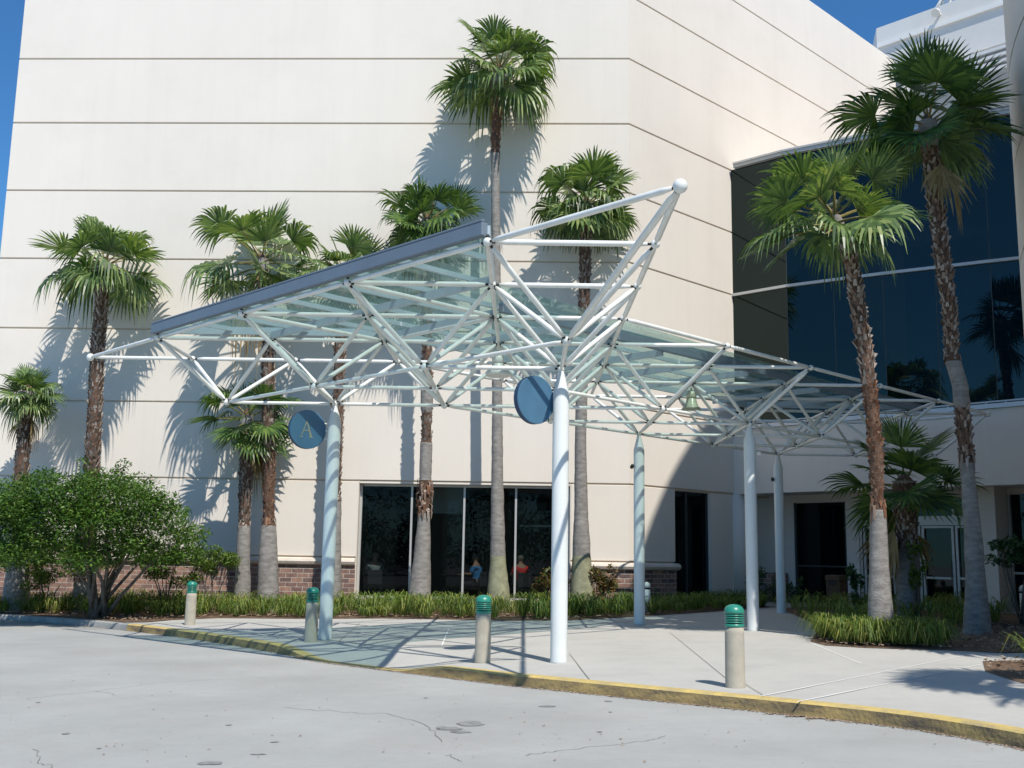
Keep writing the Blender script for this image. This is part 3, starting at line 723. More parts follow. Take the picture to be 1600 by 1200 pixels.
# columns
for (r, c) in ((3, -2), (1, 0), (5, 1), (4, 2), (7, 3)):
    p = Lw(r, c); z0 = g(p.x, p.y); mb = MB()
    mb.lathe((p.x, p.y, 0), [(.122, z0-.02), (.118, z0+.02), (.118, ZL-.36), (.112, ZL-.33), (.045, ZL-.06), (.04, ZL-.02)], 28)
    cl = mb.build('column', COLM, tc)
# roof glass: beams, purlins, panes, gutters
GZ = ZT+.20
def G2(r, c, z=GZ): return Vector((TX+c*S, TY+r*S, z))
# glass in strips parallel to (1,1): u = (r-c)/2 strip coordinate, v = (r+c)/2
def inglass(r, c):
    return (0 <= r <= 3 and -r <= c <= 0 and True) or (r-4 <= c <= r-2 and 0 <= r <= 7.02 and c >= -1)
# panes: grid of 45deg bays clipped: represent by polygons between lines c = r-k
def strip_poly(k0, k1):
    """polygon between c=r-k0 and c=r-k1 (k1>k0) clipped to the roof outline, as (r,c) list"""
    def left(k):   # start on the left gutter c=-r
        return (k/2, -k/2)
    def end(k):
        if k < 2: return (k, 0)
        if k <= 4: return (7.0+.5*(0), 7.0-k)
        return (3, 3-k)
    pts = [left(k0), end(k0)]
    if k0 < 2 < k1: pts.append((2, 0)); 
    pts += [end(k1), left(k1)]
    return pts
ks = [0, .667, 1.333, 2.0, 2.5, 3.0, 3.5, 4.0, 4.667, 5.333, 6.0]
for k0, k1 in zip(ks[:-1], ks[1:]):
    P = strip_poly(k0, k1)
    if k0 == 4.0: P = [(2, -2), (3, -1), (3, 3-k1), (k1/2, -k1/2)]
    # split long strips into panes about 2.1 m long along v
    def v_(p): return (p[0]+p[1])/2
    vmin = 0; vmax = max(v_(p) for p in P); n = max(1, round(vmax/1.0)); 
    # Sutherland clip on v
    for j in range(n):
        a, b = vmax*j/n, vmax*(j+1)/n
        poly = P[:]
        for lim, sg in ((a, 1), (b, -1)):
            out = []
            for i in range(len(poly)):
                p, q = poly[i], poly[(i+1) % len(poly)]; fp, fq = sg*(v_(p)-lim), sg*(v_(q)-lim)
                if fp >= -1e-9: out.append(p)
                if (fp > 1e-9 and fq < -1e-9) or (fp < -1e-9 and fq > 1e-9):
                    t = fp/(fp-fq); out.append((p[0]+(q[0]-p[0])*t, p[1]+(q[1]-p[1])*t))
            poly = out
            if len(poly) < 3: break
        if len(poly) < 3: continue
        m_ = MB(); cxr = sum(p[0] for p in poly)/len(poly); cxc = sum(p[1] for p in poly)/len(poly)
        pts = [G2(cxr+(p[0]-cxr)*.985, cxc+(p[1]-cxc)*.985, GZ+.004) for p in poly]
        m_.v = [tuple(p) for p in pts]+[tuple(p+Vector((0, 0, .012))) for p in pts]; kk = len(pts)
        m_.f = [tuple(range(kk-1, -1, -1)), tuple(range(kk, 2*kk))]+[(i, (i+1) % kk, kk+(i+1) % kk, kk+i) for i in range(kk)]
        m_.m = [0]*(kk+2); m_.sm = [False]*(kk+2)
        ar = 0
        for i in range(kk): p, q = pts[i], pts[(i+1) % kk]; ar += p.x*q.y-q.x*p.y
        if abs(ar) < .15: continue
        m_.build('glass_panel', CANGL, tc)
for k in [x_ for i, x_ in enumerate(ks)]:
    a = (k/2, -k/2); b = (k, 0) if k < 2 else ((7, 7-k) if k <= 4 else (3, 3-k))
    if (Vector(a)-Vector(b)).length < .1: continue
    m_ = MB(); m_.beam(G2(*a, GZ-.035), G2(*b, GZ-.035), .05, .07); m_.build('purlin', PURL, tc)
    if k in (2.0, 4.0): continue
for v in [i*.5 for i in range(0, 13)]:
    pass
def beamline(p, q, w=.06, h=.12, z=GZ-.135, name='rafter'):
    m_ = MB(); m_.beam(G2(*p, z), G2(*q, z), w, h); m_.build(name, PURL, tc)
for v in range(1, 12):                               # rafters parallel to the left gutter: r+c = v
    # r-c from kmin..kmax
    kmax = 4 if v > 2 else 6
    if v == 0: kmin = 0
    kmin = v if v <= 2 else 2
    if v <= 2: kmax = 6-v if v > 0 else 6
    if v > 10: break
    if v > 2 and v+kmin > 14: break
    p = ((v+kmin)/2, (v-kmin)/2); q = ((v+kmax)/2, (v-kmax)/2)
    if q[0] > 7.01: q = (7, v-7)
    beamline(p, q)
# gutters
def gutter(p, q, n, name='gutter', mt=None):
    m_ = MB(); a, b = G2(*p, GZ-.06), G2(*q, GZ-.06); n = Vector(n)
    a = a+n*.05; b = b+n*.05
    m_.beam(a, b, .10, .165, off=.01); m_.beam(a+n*.025, b+n*.025, .06, .03, off=.11)
    m_.build(name, mt or SLATE, tc, bevel=.008)
gutter((-.0, .0), (3.03, -3.03), (-.707, -.707, 0)); gutter((2.0, 0.02), (7.25, 5.25), (.707, -.707, 0))
m_ = MB(); m_.beam(G2(3.0, -3.0, GZ-.06), G2(3.0, -1.0, GZ-.06), .07, .13); m_.beam(G2(3, -1, GZ-.06), G2(7, 3, GZ-.06), .07, .13); m_.beam(G2(7, 3, GZ-.06), G2(7, 5, GZ-.06), .07, .13); m_.beam(G2(0, 0, GZ-.06), G2(2, 0, GZ-.06), .06, .13)
m_.build('edge_beam', PURL, tc)
for k in sorted(Tn):                                  # short stools between nodes and glazing frame
    r, c = k
    if (0 <= r <= 3 and -r <= c <= 0) or (r-4 <= c <= r-2 and r <= 7 and r >= 3):
        m_ = MB(); m_.lathe((T(*k).x, T(*k).y, ZT), [(.022, .04), (.022, .09)], 8); m_.build('stool', BLACK, tc)

# ------------------------------------------------------------------ lamps under the canopy
def bell(p, glassy, label):
    t = thing('pendant_lamp', label, 'lamp', p, 'bell lamps hanging under the canopy')
    m_ = MB(); m_.lathe(p, [(.012, -.07), (.012, 0)], 8); m_.build('stem', BLACK, t)
    m_ = MB(); m_.lathe(p, [(.02, -.07), (.075, -.08), (.105, -.13), (.11, -.22), (.10, -.225)], 20); m_.build('lamp_housing', LAMPW if not glassy else LAMPG, t)
    m_ = MB(); m_.lathe(p, [(.085, -.225), (.10, -.24), (.085, -.30) if not glassy else (.12, -.33), (.16, -.33) if not glassy else (.15, -.40), (.225, -.40) if not glassy else (.215, -.455), (.205, -.46)], 24); m_.build('lamp_shade', LAMPG if glassy else LAMPW, t)
bell(T(3, 0)+Vector((0, 0, -.14)), False, 'white bell lamp hanging from the frame near the blue disc of the front column')
bell(T(5, 2)+Vector((0, 0, -.10)), True, 'greenish bell lamp hanging from the frame above the two middle columns')
for (r, c), (u, v), lab in (((4, 2), (1182, 708), 'tiny spotlight on the upper right side of the tall column beside the entrance path'), ((5, 1), (988, 729), 'tiny black spotlight on the left of the column beside the brick pier'), ((7, 3), (1208, 749), 'tiny spotlight on the farthest canopy column')):
    cpos = Lw(r, c); p = at(u, v, cpos.y-.02); side = 1 if p.x > cpos.x else -1
    t = thing('spotlight', lab, 'spotlight', (cpos.x+side*.118, cpos.y, p.z), 'spotlights on the canopy columns')
    m_ = MB(); m_.rings([(cpos.x+side*.11, cpos.y, p.z), (cpos.x+side*.15, cpos.y, p.z)], [.015, .015], 8); m_.build('bracket', BLACK, t)
    m_ = MB(); m_.mi = 0; m_.rings([(cpos.x+side*.14, cpos.y+.05, p.z+.03), (cpos.x+side*.17, cpos.y-.10, p.z-.02)], [.035, .04], 12); m_.build('lamp_head', LAMPW if (r, c) == (4, 2) else BLACK, t)

# ------------------------------------------------------------------ disc signs
def disc_sign(cpos, u, v, yy, ang, letter, label, rad):
    c = at(u, v, yy)
    t = thing('disc_sign', label, 'sign', c, 'blue disc signs on the canopy columns')
    n = Vector((-sin(ang), -cos(ang), 0)); ux = Vector((cos(ang), -sin(ang), 0)); uz = Vector((0, 0, 1))
    m_ = MB(); K = 72; th = .045
    W = lambda p, w: c+ux*p.x+uz*p.y+n*w
    ring = [Vector((rad*cos(2*pi*k/K), rad*sin(2*pi*k/K))) for k in range(K)]
    m_.mi = 0; m_.quad(*[W(p*.985, th) for p in ring])
    for i in range(K):
        a, b = ring[i], ring[(i+1) % K]
        m_.mi = 0; m_.smooth = False; m_.quad(W(a*.985, th), W(b*.985, th), W(b, th-.008), W(a, th-.008))
        m_.mi = 1; m_.smooth = True; m_.quad(W(a, th-.008), W(b, th-.008), W(b, -th), W(a, -th))
    m_.smooth = False; m_.quad(*[W(p, -th) for p in ring])
    m_.build('disc', [SIGNB, SIGND], t)
    m_ = MB(); cp = Vector((cpos.x, cpos.y, 0))
    for dz in (-.14, .0, .12):
        a = W(Vector((.93*rad, dz)), -.02); b = Vector((cpos.x, cpos.y, a.z)); d = (b-a); d.z = 0; L = d.length; d.normalize()
        m_.rings([a-d*.06, a+d*max(.03, L-.10)], [.020, .020], 8)
        m_.sphere(a+d*.03, .03, 6)
    m_.build('bracket', WHITE, t)
    if letter:
        cu = bpy.data.curves.new('letter', 'FONT'); cu.body = 'A'; cu.size = rad*1.0; cu.extrude = .003; cu.align_x = 'CENTER'; cu.align_y = 'CENTER'
        # hand-made serif A as a mesh
        m_ = MB(); sx_ = rad*.36; h_ = rad*.42
        def poly(pts): m_.quad(*[W(Vector((x*sx_-.10*rad, y*h_)), th+.004) for x, y in pts])
        poly([(-.06, 1), (.10, 1), (-.70, -.92), (-.80, -.92)]); poly([(-.06, 1), (.10, 1), (.92, -.92), (.60, -.92)])
        poly([(-.45, -.22), (.50, -.22), (.46, -.10), (-.42, -.10)]); poly([(-1.0, -1), (-.48, -1), (-.48, -.92), (-1.0, -.92)]); poly([(.38, -1), (1.12, -1), (1.12, -.92), (.38, -.92)])
        bpy.data.curves.remove(cu)
        m_.build('letter', TANL, t)
disc_sign(Lw(3, -2), 480, 671, 19.08, math.radians(-36), True, 'blue disc sign with faint letter A fixed to the left canopy column', .355)
disc_sign(Lw(1, 0), 835, 625, 15.06, math.radians(-40), False, 'plain blue disc sign fixed to the big front canopy column', .35)

# ------------------------------------------------------------------ bollards
def bollard(p, label):
    t = thing('bollard', label, 'bollard', p, 'green topped bollards along the kerb')
    m_ = MB(); m_.lathe(p, [(.115, -.02), (.113, .0), (.109, .60), (.105, .665)], 28); m_.build('post', BOLB, t)
    m_ = MB(); m_.mi = 0
    zs = .66
    m_.lathe(p, [(.106, .665), (.114, .675), (.114, .70), (.09, .703)], 28)
    for k in range(4):
        z = .715+k*.026; m_.mi = 0; m_.lathe(p, [(.088, z-.004), (.114, z), (.114, z+.013), (.088, z+.016)], 28)
    m_.mi = 0; m_.lathe(p, [(.088, .815), (.116, .818), (.116, .84), (.108, .87), (.09, .897), (.06, .914), (.02, .922), (.001, .923)], 28)
    m_.build('cap', [BOLG], t)
    m_ = MB(); m_.lathe(p, [(.080, .70), (.080, .815)], 20); m_.build('lens', BLACK, t)
    return t
bs = [((1149, 1073), 'green capped bollard nearest the camera, standing alone on the right'), ((754, 1034), 'green capped bollard between the kerb and the big front column'), ((485.5, 1002), 'green capped bollard just left of the column with the letter sign'), ((296.5, 976), 'farthest green capped bollard, by the left end of the yellow kerb')]
b0 = None
for i, (q, lab) in enumerate(bs):
    p = groundpt(*q); pos = Vector((p.x, p.y, g(p.x, p.y)))
    if i == 0: b0 = bollard(pos, lab); b0.rotation_euler.z = 0
    else: b = copy_tree(b0); b.location = pos; b['label'] = lab; b.rotation_euler.z = i*1.1
def urn(u, v, yy, label):
    p = at(u, v, yy); p.z = g(p.x, p.y)
    t = thing('white_bollard', label, 'bollard', p, 'slim white bollards')
    m_ = MB(); m_.lathe(p, [(.085, 0), (.085, .60)], 20); m_.build('post', LAMPW, t)
    m_ = MB(); m_.mi = 1; m_.lathe(p, [(.07, .60), (.07, .64)], 16); m_.mi = 0; m_.lathe(p, [(.09, .64), (.09, .70), (.07, .75), (.03, .78), (.001, .785)], 20); m_.build('cap', [LAMPW, BLACK], t)
urn(1011, 950, 26.8, 'slim white bollard in front of the brick pier, beside a canopy column'); urn(1600, 940, 24.0, 'slim white bollard in the shaded planting at the right edge')
# rubbish bin
p = at(1308, 942, 29.6); p.z = g(p.x, p.y)+.005
t = thing('litter_bin', 'square brown litter bin standing beside the dark entrance glass', 'bin', p)
BR = mat('brown_bin', (.12, .075, .04), .8, bump=.4, bscale=60, var=.3, vscale=10)
m_ = MB(); m_.box(p+Vector((0, 0, .36)), .42, .42, .72, eu, en); m_.build('body', BR, t, bevel=.02)
m_ = MB(); m_.box(p+Vector((0, 0, .80)), .46, .46, .16, eu, en); lid = m_.build('lid', BR, t, bevel=.03)
m_ = MB(); m_.box(p+en*.22+Vector((0, 0, .66)), .22, .02, .10, eu, en); m_.build('opening', BLACK, t)

# ------------------------------------------------------------------ palms
def frond(mb, pb, base, az, el, Lp, Rb, rng, bend=.5, nl=26, spread=2.0, droop=.55, w=1.0):
    d0 = Vector((cos(az)*cos(el), sin(az)*cos(el), sin(el)))
    P = []; p = Vector(base); d = d0.copy(); n = 6
    for i in range(n+1):
        P.append(p.copy()); d = (d+Vector((0, 0, -bend/n))).normalized(); p = p+d*Lp/n
    pb.rings(P, [.028-.015*i/n for i in range(n+1)], 5, True, True)
    hub = P[-1]; f = (d+Vector((0, 0, -.12))).normalized(); s = f.cross(Vector((0, 0, 1)))
    if s.length < .05: s = Vector((-sin(az), cos(az), 0))
    s.normalize(); tw = rng.uniform(-.75, .75); s = (s*cos(tw)+s.cross(f)*sin(tw)).normalized(); u = s.cross(f)
    cup = rng.uniform(.0, .5); droop *= rng.choice((.15, .35, .6, 1.1))
    da = 2*spread/nl
    for i in range(nl):
        th = -spread+da*(i+.5)+rng.uniform(-.02, .02)
        L = Rb*(.70+.30*cos(th*.6))*rng.uniform(.9, 1.06)
        e = (f*cos(th)+s*sin(th)+u*cup*abs(sin(th))*.6).normalized()
        sd = (-f*sin(th)+s*cos(th)).normalized(); fl = (1 if i % 2 else -1)
        dr = droop*rng.uniform(.6, 1.5)
        Q = []; W = []
        for t in (0, .32, .58, .76, .9, 1.0):
            q = hub+e*L*t; k = max(0, t-.5)
            q = q+Vector((0, 0, -dr*L*k*k*3.6))
            q = q-Vector((e.x, e.y, 0))*L*k*k*dr*1.0
            Q.append(q); W.append(w*{0: .010, .32: .32*L*da*.5*1.15, .58: .56*L*da*.5, .76: .40*L*da*.5, .9: .20*L*da*.5, 1.0: .002}[t])
        if dr > .9 and rng.random() < .5: W[-2] *= .6
        z = u*.30*fl
        for k in range(5):
            a = (sd+z)*W[k]; b = (sd+z)*W[k+1]
            mb.smooth = False
            mb.quad(Q[k]-a, Q[k]+a, Q[k+1]+b, Q[k+1]-b)
def boots(mb, axis, r_of, z0, z1, rng, dens=1.0, size=.11):
    z = z0; a = rng.uniform(0, 6)
    circ = 2*pi*r_of((z0+z1)/2); per = max(5, int(circ/.11)); dz = .085/dens
    while z < z1:
        for k in range(per):
            a += 2*pi/per; aa = a+rng.uniform(-.25, .25); zz = z+rng.uniform(-.03, .03); c = axis(zz); r = r_of(zz)*.72
            if rng.random() < .12: continue
            d = Vector((cos(aa), sin(aa), 0)); t = Vector((-sin(aa), cos(aa), 0)); b = c+d*r; L = size*rng.uniform(.6, 1.3); w = size*.30*rng.uniform(.7, 1.3)
            out = rng.uniform(.18, .62); tip = b+d*L*out+Vector((0, 0, L*.9)); e = t*rng.uniform(-.03, .03)
            mb.quad(b-t*w, b+t*w, tip+t*w*.55+e, tip-t*w*.6+e)
            mb.quad(b-t*w, tip-t*w*.6+e, tip-d*L*(out*.8)+Vector((0, 0, L*.2)))
        z += dz; a += .7
def palm(label, y, path, crown_px, nf, seed, zones, moss=False, deep=False, petf=.5, elr=(-.3, 1.32), dead=0, group='fan palms in the beds by the building', base_z=None, droop=.6, nl=26, leanaz=None, bendb=1.0):
    """path: (px, py, width_px) from bottom to top of the trunk; zones: list of (py_low, py_high, kind)"""
    rng = random.Random(seed)
    y_of = y if callable(y) else (lambda py: y)
    pts = []; 
    for (u, v, w) in path:
        yy = y_of(v); p = at(u, v, yy); pts.append((p, w/2*yy/F))
    b = pts[0][0].copy(); gz = g(b.x, b.y)-.02
    dz = b.z-gz
    if dz > 0: pts.insert(0, (Vector((b.x-(pts[1][0].x-b.x)*.1, b.y, gz)), pts[0][1]*1.12))
    else: pts[0][0].z = gz
    t = thing('fan_palm', label, 'palm tree', pts[0][0], group)
    def axis(z):
        for (p, r), (q, s) in zip(pts[:-1], pts[1:]):
            if z <= q.z: return p.lerp(q, max(0, (z-p.z)/(q.z-p.z)))
        return pts[-1][0].copy()
    def rad(z):
        for (p, r), (q, s) in zip(pts[:-1], pts[1:]):
            if z <= q.z: return r+(s-r)*max(0, (z-p.z)/(q.z-p.z))
        return pts[-1][1]
    ztop = pts[-1][0].z; zz = [pts[0][0].z]
    zk = [(at(0, a, y_of(a)).z, at(0, c, y_of(c)).z, kind) for a, c, kind in zones]   # heights vary only weakly with px
    zk = [(at(path[0][0], a, y_of(a)).z, at(path[0][0], c, y_of(c)).z, kind) for a, c, kind in zones]
    def kind_at(z):
        for a, c, k in zk:
            if a <= z <= c: return k
        return 'smooth'
    mb = MB(); z = pts[0][0].z; levels = []
    while z < ztop: levels.append(z); z += .16 if kind_at(z) == 'smooth' else .10
    levels.append(ztop)
    n = 14; prev = None
    for z in levels:
        kd = kind_at(z); r = rad(z)*(.74 if kd in ('boots', 'fibre') else .97)*(1+rng.uniform(-.035, .035)); c = axis(z)
        ring = [c+Vector((cos(2*pi*k/n)*r*(1+rng.uniform(-.02, .02)), sin(2*pi*k/n)*r, 0)) for k in range(n)]
        base = len(mb.v); mb.v += [tuple(p) for p in ring]
        if prev is not None:
            mi = {'smooth': 0, 'boots': 1, 'fibre': 1, 'dark': 1, 'rough': 2, 'skirt': 1}.get(kd, 0)
            if moss and z < pts[0][0].z+1.5 and kd == 'smooth': mi = 3
            for k in range(n): mb.f.append((prev+k, prev+(k+1) % n, base+(k+1) % n, base+k)); mb.m.append(mi); mb.sm.append(True)
        prev = base
    mb.build('trunk', [TRUNKG, TRUNKB, TRUNKG, TRUNKGR], t)
    mb = MB(); mf = MB()
    for a, c, kd in zk:
        if kd in ('boots', 'fibre') and kind_at(a-.15) == 'smooth':
            for q in range(30):
                aa = rng.uniform(0, 6.28); z = a+rng.uniform(-.02, .12); r = rad(z); d = Vector((cos(aa), sin(aa), 0)); tt = Vector((-sin(aa), cos(aa), 0)); p0 = axis(z)+d*r*.95; L_ = rng.uniform(.08, .34)*rng.random(); w_ = .028
                tg = mf if kd == 'fibre' else mb
                tg.quad(p0-tt*w_, p0+tt*w_, p0+d*.02-Vector((0, 0, L_))+tt*w_*.5, p0+d*.02-Vector((0, 0, L_*1.1))-tt*w_*.4)
        if kd == 'boots': boots(mb, axis, rad, a, min(c, ztop), rng)
        if kd == 'fibre': boots(mf, axis, lambda z: rad(z)*.9, a, min(c, ztop), rng, 1.3, .10)
        if kd == 'rough': boots(mb, axis, rad, a, c, rng, .35, .05)
        if kd == 'skirt':
            for q in range(90):
                aa = rng.uniform(0, 6.28); z = rng.uniform(a, c); r = rad(z); d = Vector((cos(aa), sin(aa), 0)); tt = Vector((-sin(aa), cos(aa), 0)); p0 = axis(z)+d*r*.8; L = rng.uniform(.15, .34); w = .035
                p1 = p0+d*L*.35-Vector((0, 0, L*.25)); p2 = p0+d*L*.30-Vector((0, 0, L*.9))
                mb_ = mb if rng.random() < .6 else mf
                mb_.quad(p0-tt*w, p0+tt*w, p1+tt*w, p1-tt*w); mb_.quad(p1-tt*w, p1+tt*w, p2+tt*w*.3, p2-tt*w*.4)
    if mb.f: mb.build('leaf_bases', BOOT, t)
    if mf.f: mf.build('fibre_wrap', FIBER, t)
    yt = y_of(path[-1][1]); Rc = crown_px/2*yt/F*1.1; base = pts[-1][0]+Vector((0, 0, .05))
    mb = MB(); pb = MB(); db = MB(); dp = MB()
    ga = 2.39996; a0 = rng.uniform(0, 6)
    for i in range(nf):
        f = (i+.5)/nf; el = (elr[1]-(elr[1]-.85)*f/.14 if f < .14 else (.85-.95*(f-.14)/.56 if f < .70 else -.1+(elr[0]+.1)*(f-.70)/.30))+rng.uniform(-.15, .15); az = a0+i*ga+rng.uniform(-.25, .25)
        k = .72 if f < .08 else 1
        lp = Rc*(petf+.08)*rng.choice((.45, .75, .95, 1.08))*rng.uniform(.9, 1.08)*(.68 if el > 1 else (.85 if el > .65 else (1 if el > -.1 else .72))); rb = Rc*rng.uniform(.46, .62)*(.9 if f < .08 else 1)
        frond(mb, pb, base-Vector((0, 0, f*.30)), az, el, lp, rb, rng, bend=(.06+.22*f)*bendb*rng.uniform(.6, 1.5), nl=nl, spread=rng.uniform(1.6, 2.15) if el < .9 else 1.6, droop=droop*(.55+.55*f), w=1.0)
    for i in range(dead):
        az = rng.uniform(0, 6.28); frond(db, dp, base-Vector((0, 0, .45)), az, -.75, Rc*petf*.8, Rc*.5, rng, bend=.9, nl=14, spread=.9, droop=1.2)
    mb.build('crown', FRONDD if deep else FROND, t); pb.build('leaf_stalks', PETI, t)
    if db.f: addstrip(db, dp); db.build('dead_fronds', DEADF, t)
    # heart of the crown
    mb = MB(); mb.lathe(pts[-1][0], [(pts[-1][1]*.9, -.3), (pts[-1][1]*.9, -.1), (pts[-1][1]*.5, .08), (.02, .2)], 10); mb.build('crown_heart', TRUNKB, t)
    return t
palm('medium fan palm standing behind the round green shrub at the left', 28.0, [(132, 925, 34), (140, 800, 28), (145, 700, 28), (152, 560, 27), (158, 480, 26), (164, 412, 25)], 200, 23, 1, [(740, 700, 'boots'), (905, 425, 'boots')], petf=.5, droop=.75)
palm('short fan palm at the far left edge, cut off by the frame', 28.0, [(26, 925, 40), (30, 850, 27), (34, 730, 26), (40, 640, 25), (42, 612, 24)], 128, 24, 2, [(850, 620, 'boots')], petf=.42, dead=2, droop=.6)
palm('fan palm with a wide drooping crown, its trunk passing behind the left canopy end', 28.0, [(419, 925, 34), (419, 860, 30), (420, 800, 22), (420, 700, 27), (419, 560, 25), (417, 470, 24), (409, 405, 23)], 225, 18, 3, [(812, 700, 'fibre'), (700, 425, 'boots')], petf=.56, droop=.75, elr=(-.3, 1.32), dead=2)
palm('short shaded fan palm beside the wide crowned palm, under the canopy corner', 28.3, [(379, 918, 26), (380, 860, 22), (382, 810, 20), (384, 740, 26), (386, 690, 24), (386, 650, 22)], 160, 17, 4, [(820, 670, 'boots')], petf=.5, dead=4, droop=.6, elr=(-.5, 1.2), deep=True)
palm('fan palm with crown just above the gutter and trunk behind the letter sign column', 28.1, [(519, 925, 30), (521, 860, 24), (524, 760, 20), (528, 640, 22), (532, 520, 22), (536, 425, 21)], 158, 22, 5, [(780, 430, 'boots')], petf=.45, droop=.6)
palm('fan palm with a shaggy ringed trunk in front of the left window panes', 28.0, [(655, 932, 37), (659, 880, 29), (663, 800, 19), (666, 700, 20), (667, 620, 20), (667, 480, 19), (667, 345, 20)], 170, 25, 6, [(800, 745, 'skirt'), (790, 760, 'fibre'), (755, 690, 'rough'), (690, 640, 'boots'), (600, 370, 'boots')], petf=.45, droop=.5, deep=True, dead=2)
palm('tallest fan palm, with a slim grey trunk rising above all the others', 28.0, [(779, 931, 36), (778, 870, 24), (777, 760, 20), (777, 640, 17), (775, 400, 15), (774, 260, 14), (774, 220, 20), (776, 180, 21), (779, 110, 22)], 204, 26, 7, [(715, 640, 'rough'), (470, 400, 'rough'), (330, 245, 'rough'), (238, 140, 'fibre')], moss=True, petf=.5, droop=.75, elr=(-.3, 1.32))
palm('fan palm with a dark upper trunk and smooth grey base right of the front column', 28.0, [(910, 949, 42), (909, 900, 33), (908, 800, 22), (907, 690, 18), (910, 560, 20), (913, 450, 22), (917, 318, 22)], 196, 25, 8, [(500, 335, 'boots'), (660, 500, 'rough')], moss=True, petf=.45, droop=.75)
palm('large leaning fan palm with a sunlit white base in the right hand bed', lambda v: 18.2, [(1376, 965, 41), (1374.5, 915, 33), (1373, 845, 27.5), (1371, 770, 23), (1369, 712, 29), (1362, 637, 27), (1353, 562, 29), (1341, 487, 29), (1329, 410, 28), (1304, 338, 22)], 268, 27, 9, [(790, 600, 'fibre'), (600, 390, 'boots')], petf=.5, droop=.42, nl=32)
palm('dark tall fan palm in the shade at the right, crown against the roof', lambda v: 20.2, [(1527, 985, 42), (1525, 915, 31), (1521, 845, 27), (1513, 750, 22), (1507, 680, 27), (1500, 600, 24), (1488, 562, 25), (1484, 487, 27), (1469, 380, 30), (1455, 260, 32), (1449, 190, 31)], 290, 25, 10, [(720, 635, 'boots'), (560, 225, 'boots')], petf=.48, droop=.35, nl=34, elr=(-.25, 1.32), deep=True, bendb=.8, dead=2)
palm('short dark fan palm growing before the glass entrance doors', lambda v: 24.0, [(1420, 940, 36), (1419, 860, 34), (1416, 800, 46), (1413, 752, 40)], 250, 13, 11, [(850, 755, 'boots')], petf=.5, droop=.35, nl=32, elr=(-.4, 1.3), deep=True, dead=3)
# palms outside the frame whose shadows and reflections are seen
def far_palm(label, x, y, h, Rc, seed, nf=18, lean=0):
    rng = random.Random(seed); z0 = g(x, y)-.02 if y > 8 else road_z(x, y)-.02
    t = thing('fan_palm', label, 'palm tree', (x, y, z0), 'fan palms standing outside the picture')
    mb = MB(); mb.rings([(x+lean*k/5, y, z0+h*k/5) for k in range(6)], [.28, .2, .18, .17, .17, .18], 10); mb.build('trunk', TRUNKB, t)
    mb = MB(); pb = MB()
    for i in range(nf):
        f = (i+.5)/nf; frond(mb, pb, Vector((x+lean, y, z0+h)), i*2.4, 1.3-1.8*f, Rc*.5, Rc*.7, rng, bend=.4, nl=24, spread=1.9, droop=.6)
    mb.build('crown', FRONDD, t); pb.build('leaf_stalks', PETI, t)
far_palm('fan palm off to the right that throws its shadow on the pavement', 8.6, 6.7, 8.6, 1.75, 31)
far_palm('fan palm off to the right of the small bed shading the path', 9.3, 12.9, 6.9, 1.5, 32, 14)
far_palm('fan palm across the road behind the viewer mirrored in the glass', -20.5, -8.5, 14.5, 2.6, 33, 22)

# ------------------------------------------------------------------ shrubs
def leafcloud(mb, c, rad, n, rng, size, flat=0, shell=.55):
    for _ in range(n):
        while True:
            v = Vector((rng.uniform(-1, 1), rng.uniform(-1, 1), rng.uniform(-1, 1)))
            if shell < v.length < 1: break
        p = Vector(c)+Vector((v.x*rad[0], v.y*rad[1], v.z*rad[2]))
        a = Vector((rng.gauss(0, 1), rng.gauss(0, 1), rng.gauss(0, .6))).normalized(); b = a.cross(Vector((rng.gauss(0, .5), rng.gauss(0, .5), 1))).normalized()
        s = size*rng.uniform(.6, 1.25)
        mb.quad(p-a*s, p-b*s*.42, p+a*s, p+b*s*.42)
TREEL = leafmat('broadleaf_foliage', [(.15, (.014, .035, .012)), (.9, (.05, .10, .025))], .1, .6, .2)
rng = random.Random(99)
for i, (x, y, h, r_) in enumerate([(-78, -22, 11, 6), (-66, -34, 12, 6.5), (-55, -40, 10.5, 6), (-44, -45, 11.5, 6), (-33, -47, 9.5, 5.5), (-24, -50, 11, 6), (-14, -49, 10, 5.5), (-5, -50, 11.5, 6), (5, -49, 10, 5.5), (15, -50, 11, 6), (26, -48, 10, 6)]):
    z0 = road_z(x, y)-.02; t = thing('broadleaf_tree', 'broad dark tree in the row across the road behind the viewer', 'tree', (x, y, z0), 'trees across the road behind the viewer')
    m_ = MB(); m_.rings([(x, y, z0), (x+.1, y, z0+h*.35), (x, y, z0+h*.7)], [.35, .26, .12], 8)
    for k in range(5): a = k*1.3; m_.rings([(x, y, z0+h*.3), (x+cos(a)*r_*.5, y+sin(a)*r_*.5, z0+h*.6)], [.16, .06], 6)
    m_.build('trunk', BARK, t); f_ = MB()
    for k in range(26):
        a = rng.uniform(0, 6.28); q = rng.random()**.5; hh = rng.uniform(.12, .86)
        leafcloud(f_, (x+cos(a)*q*r_*.75, y+sin(a)*q*r_*.75, z0+h*hh), (r_*.42, r_*.42, h*.16), 200, rng, .26, shell=.0)
    f_.build('crown', TREEL, t)
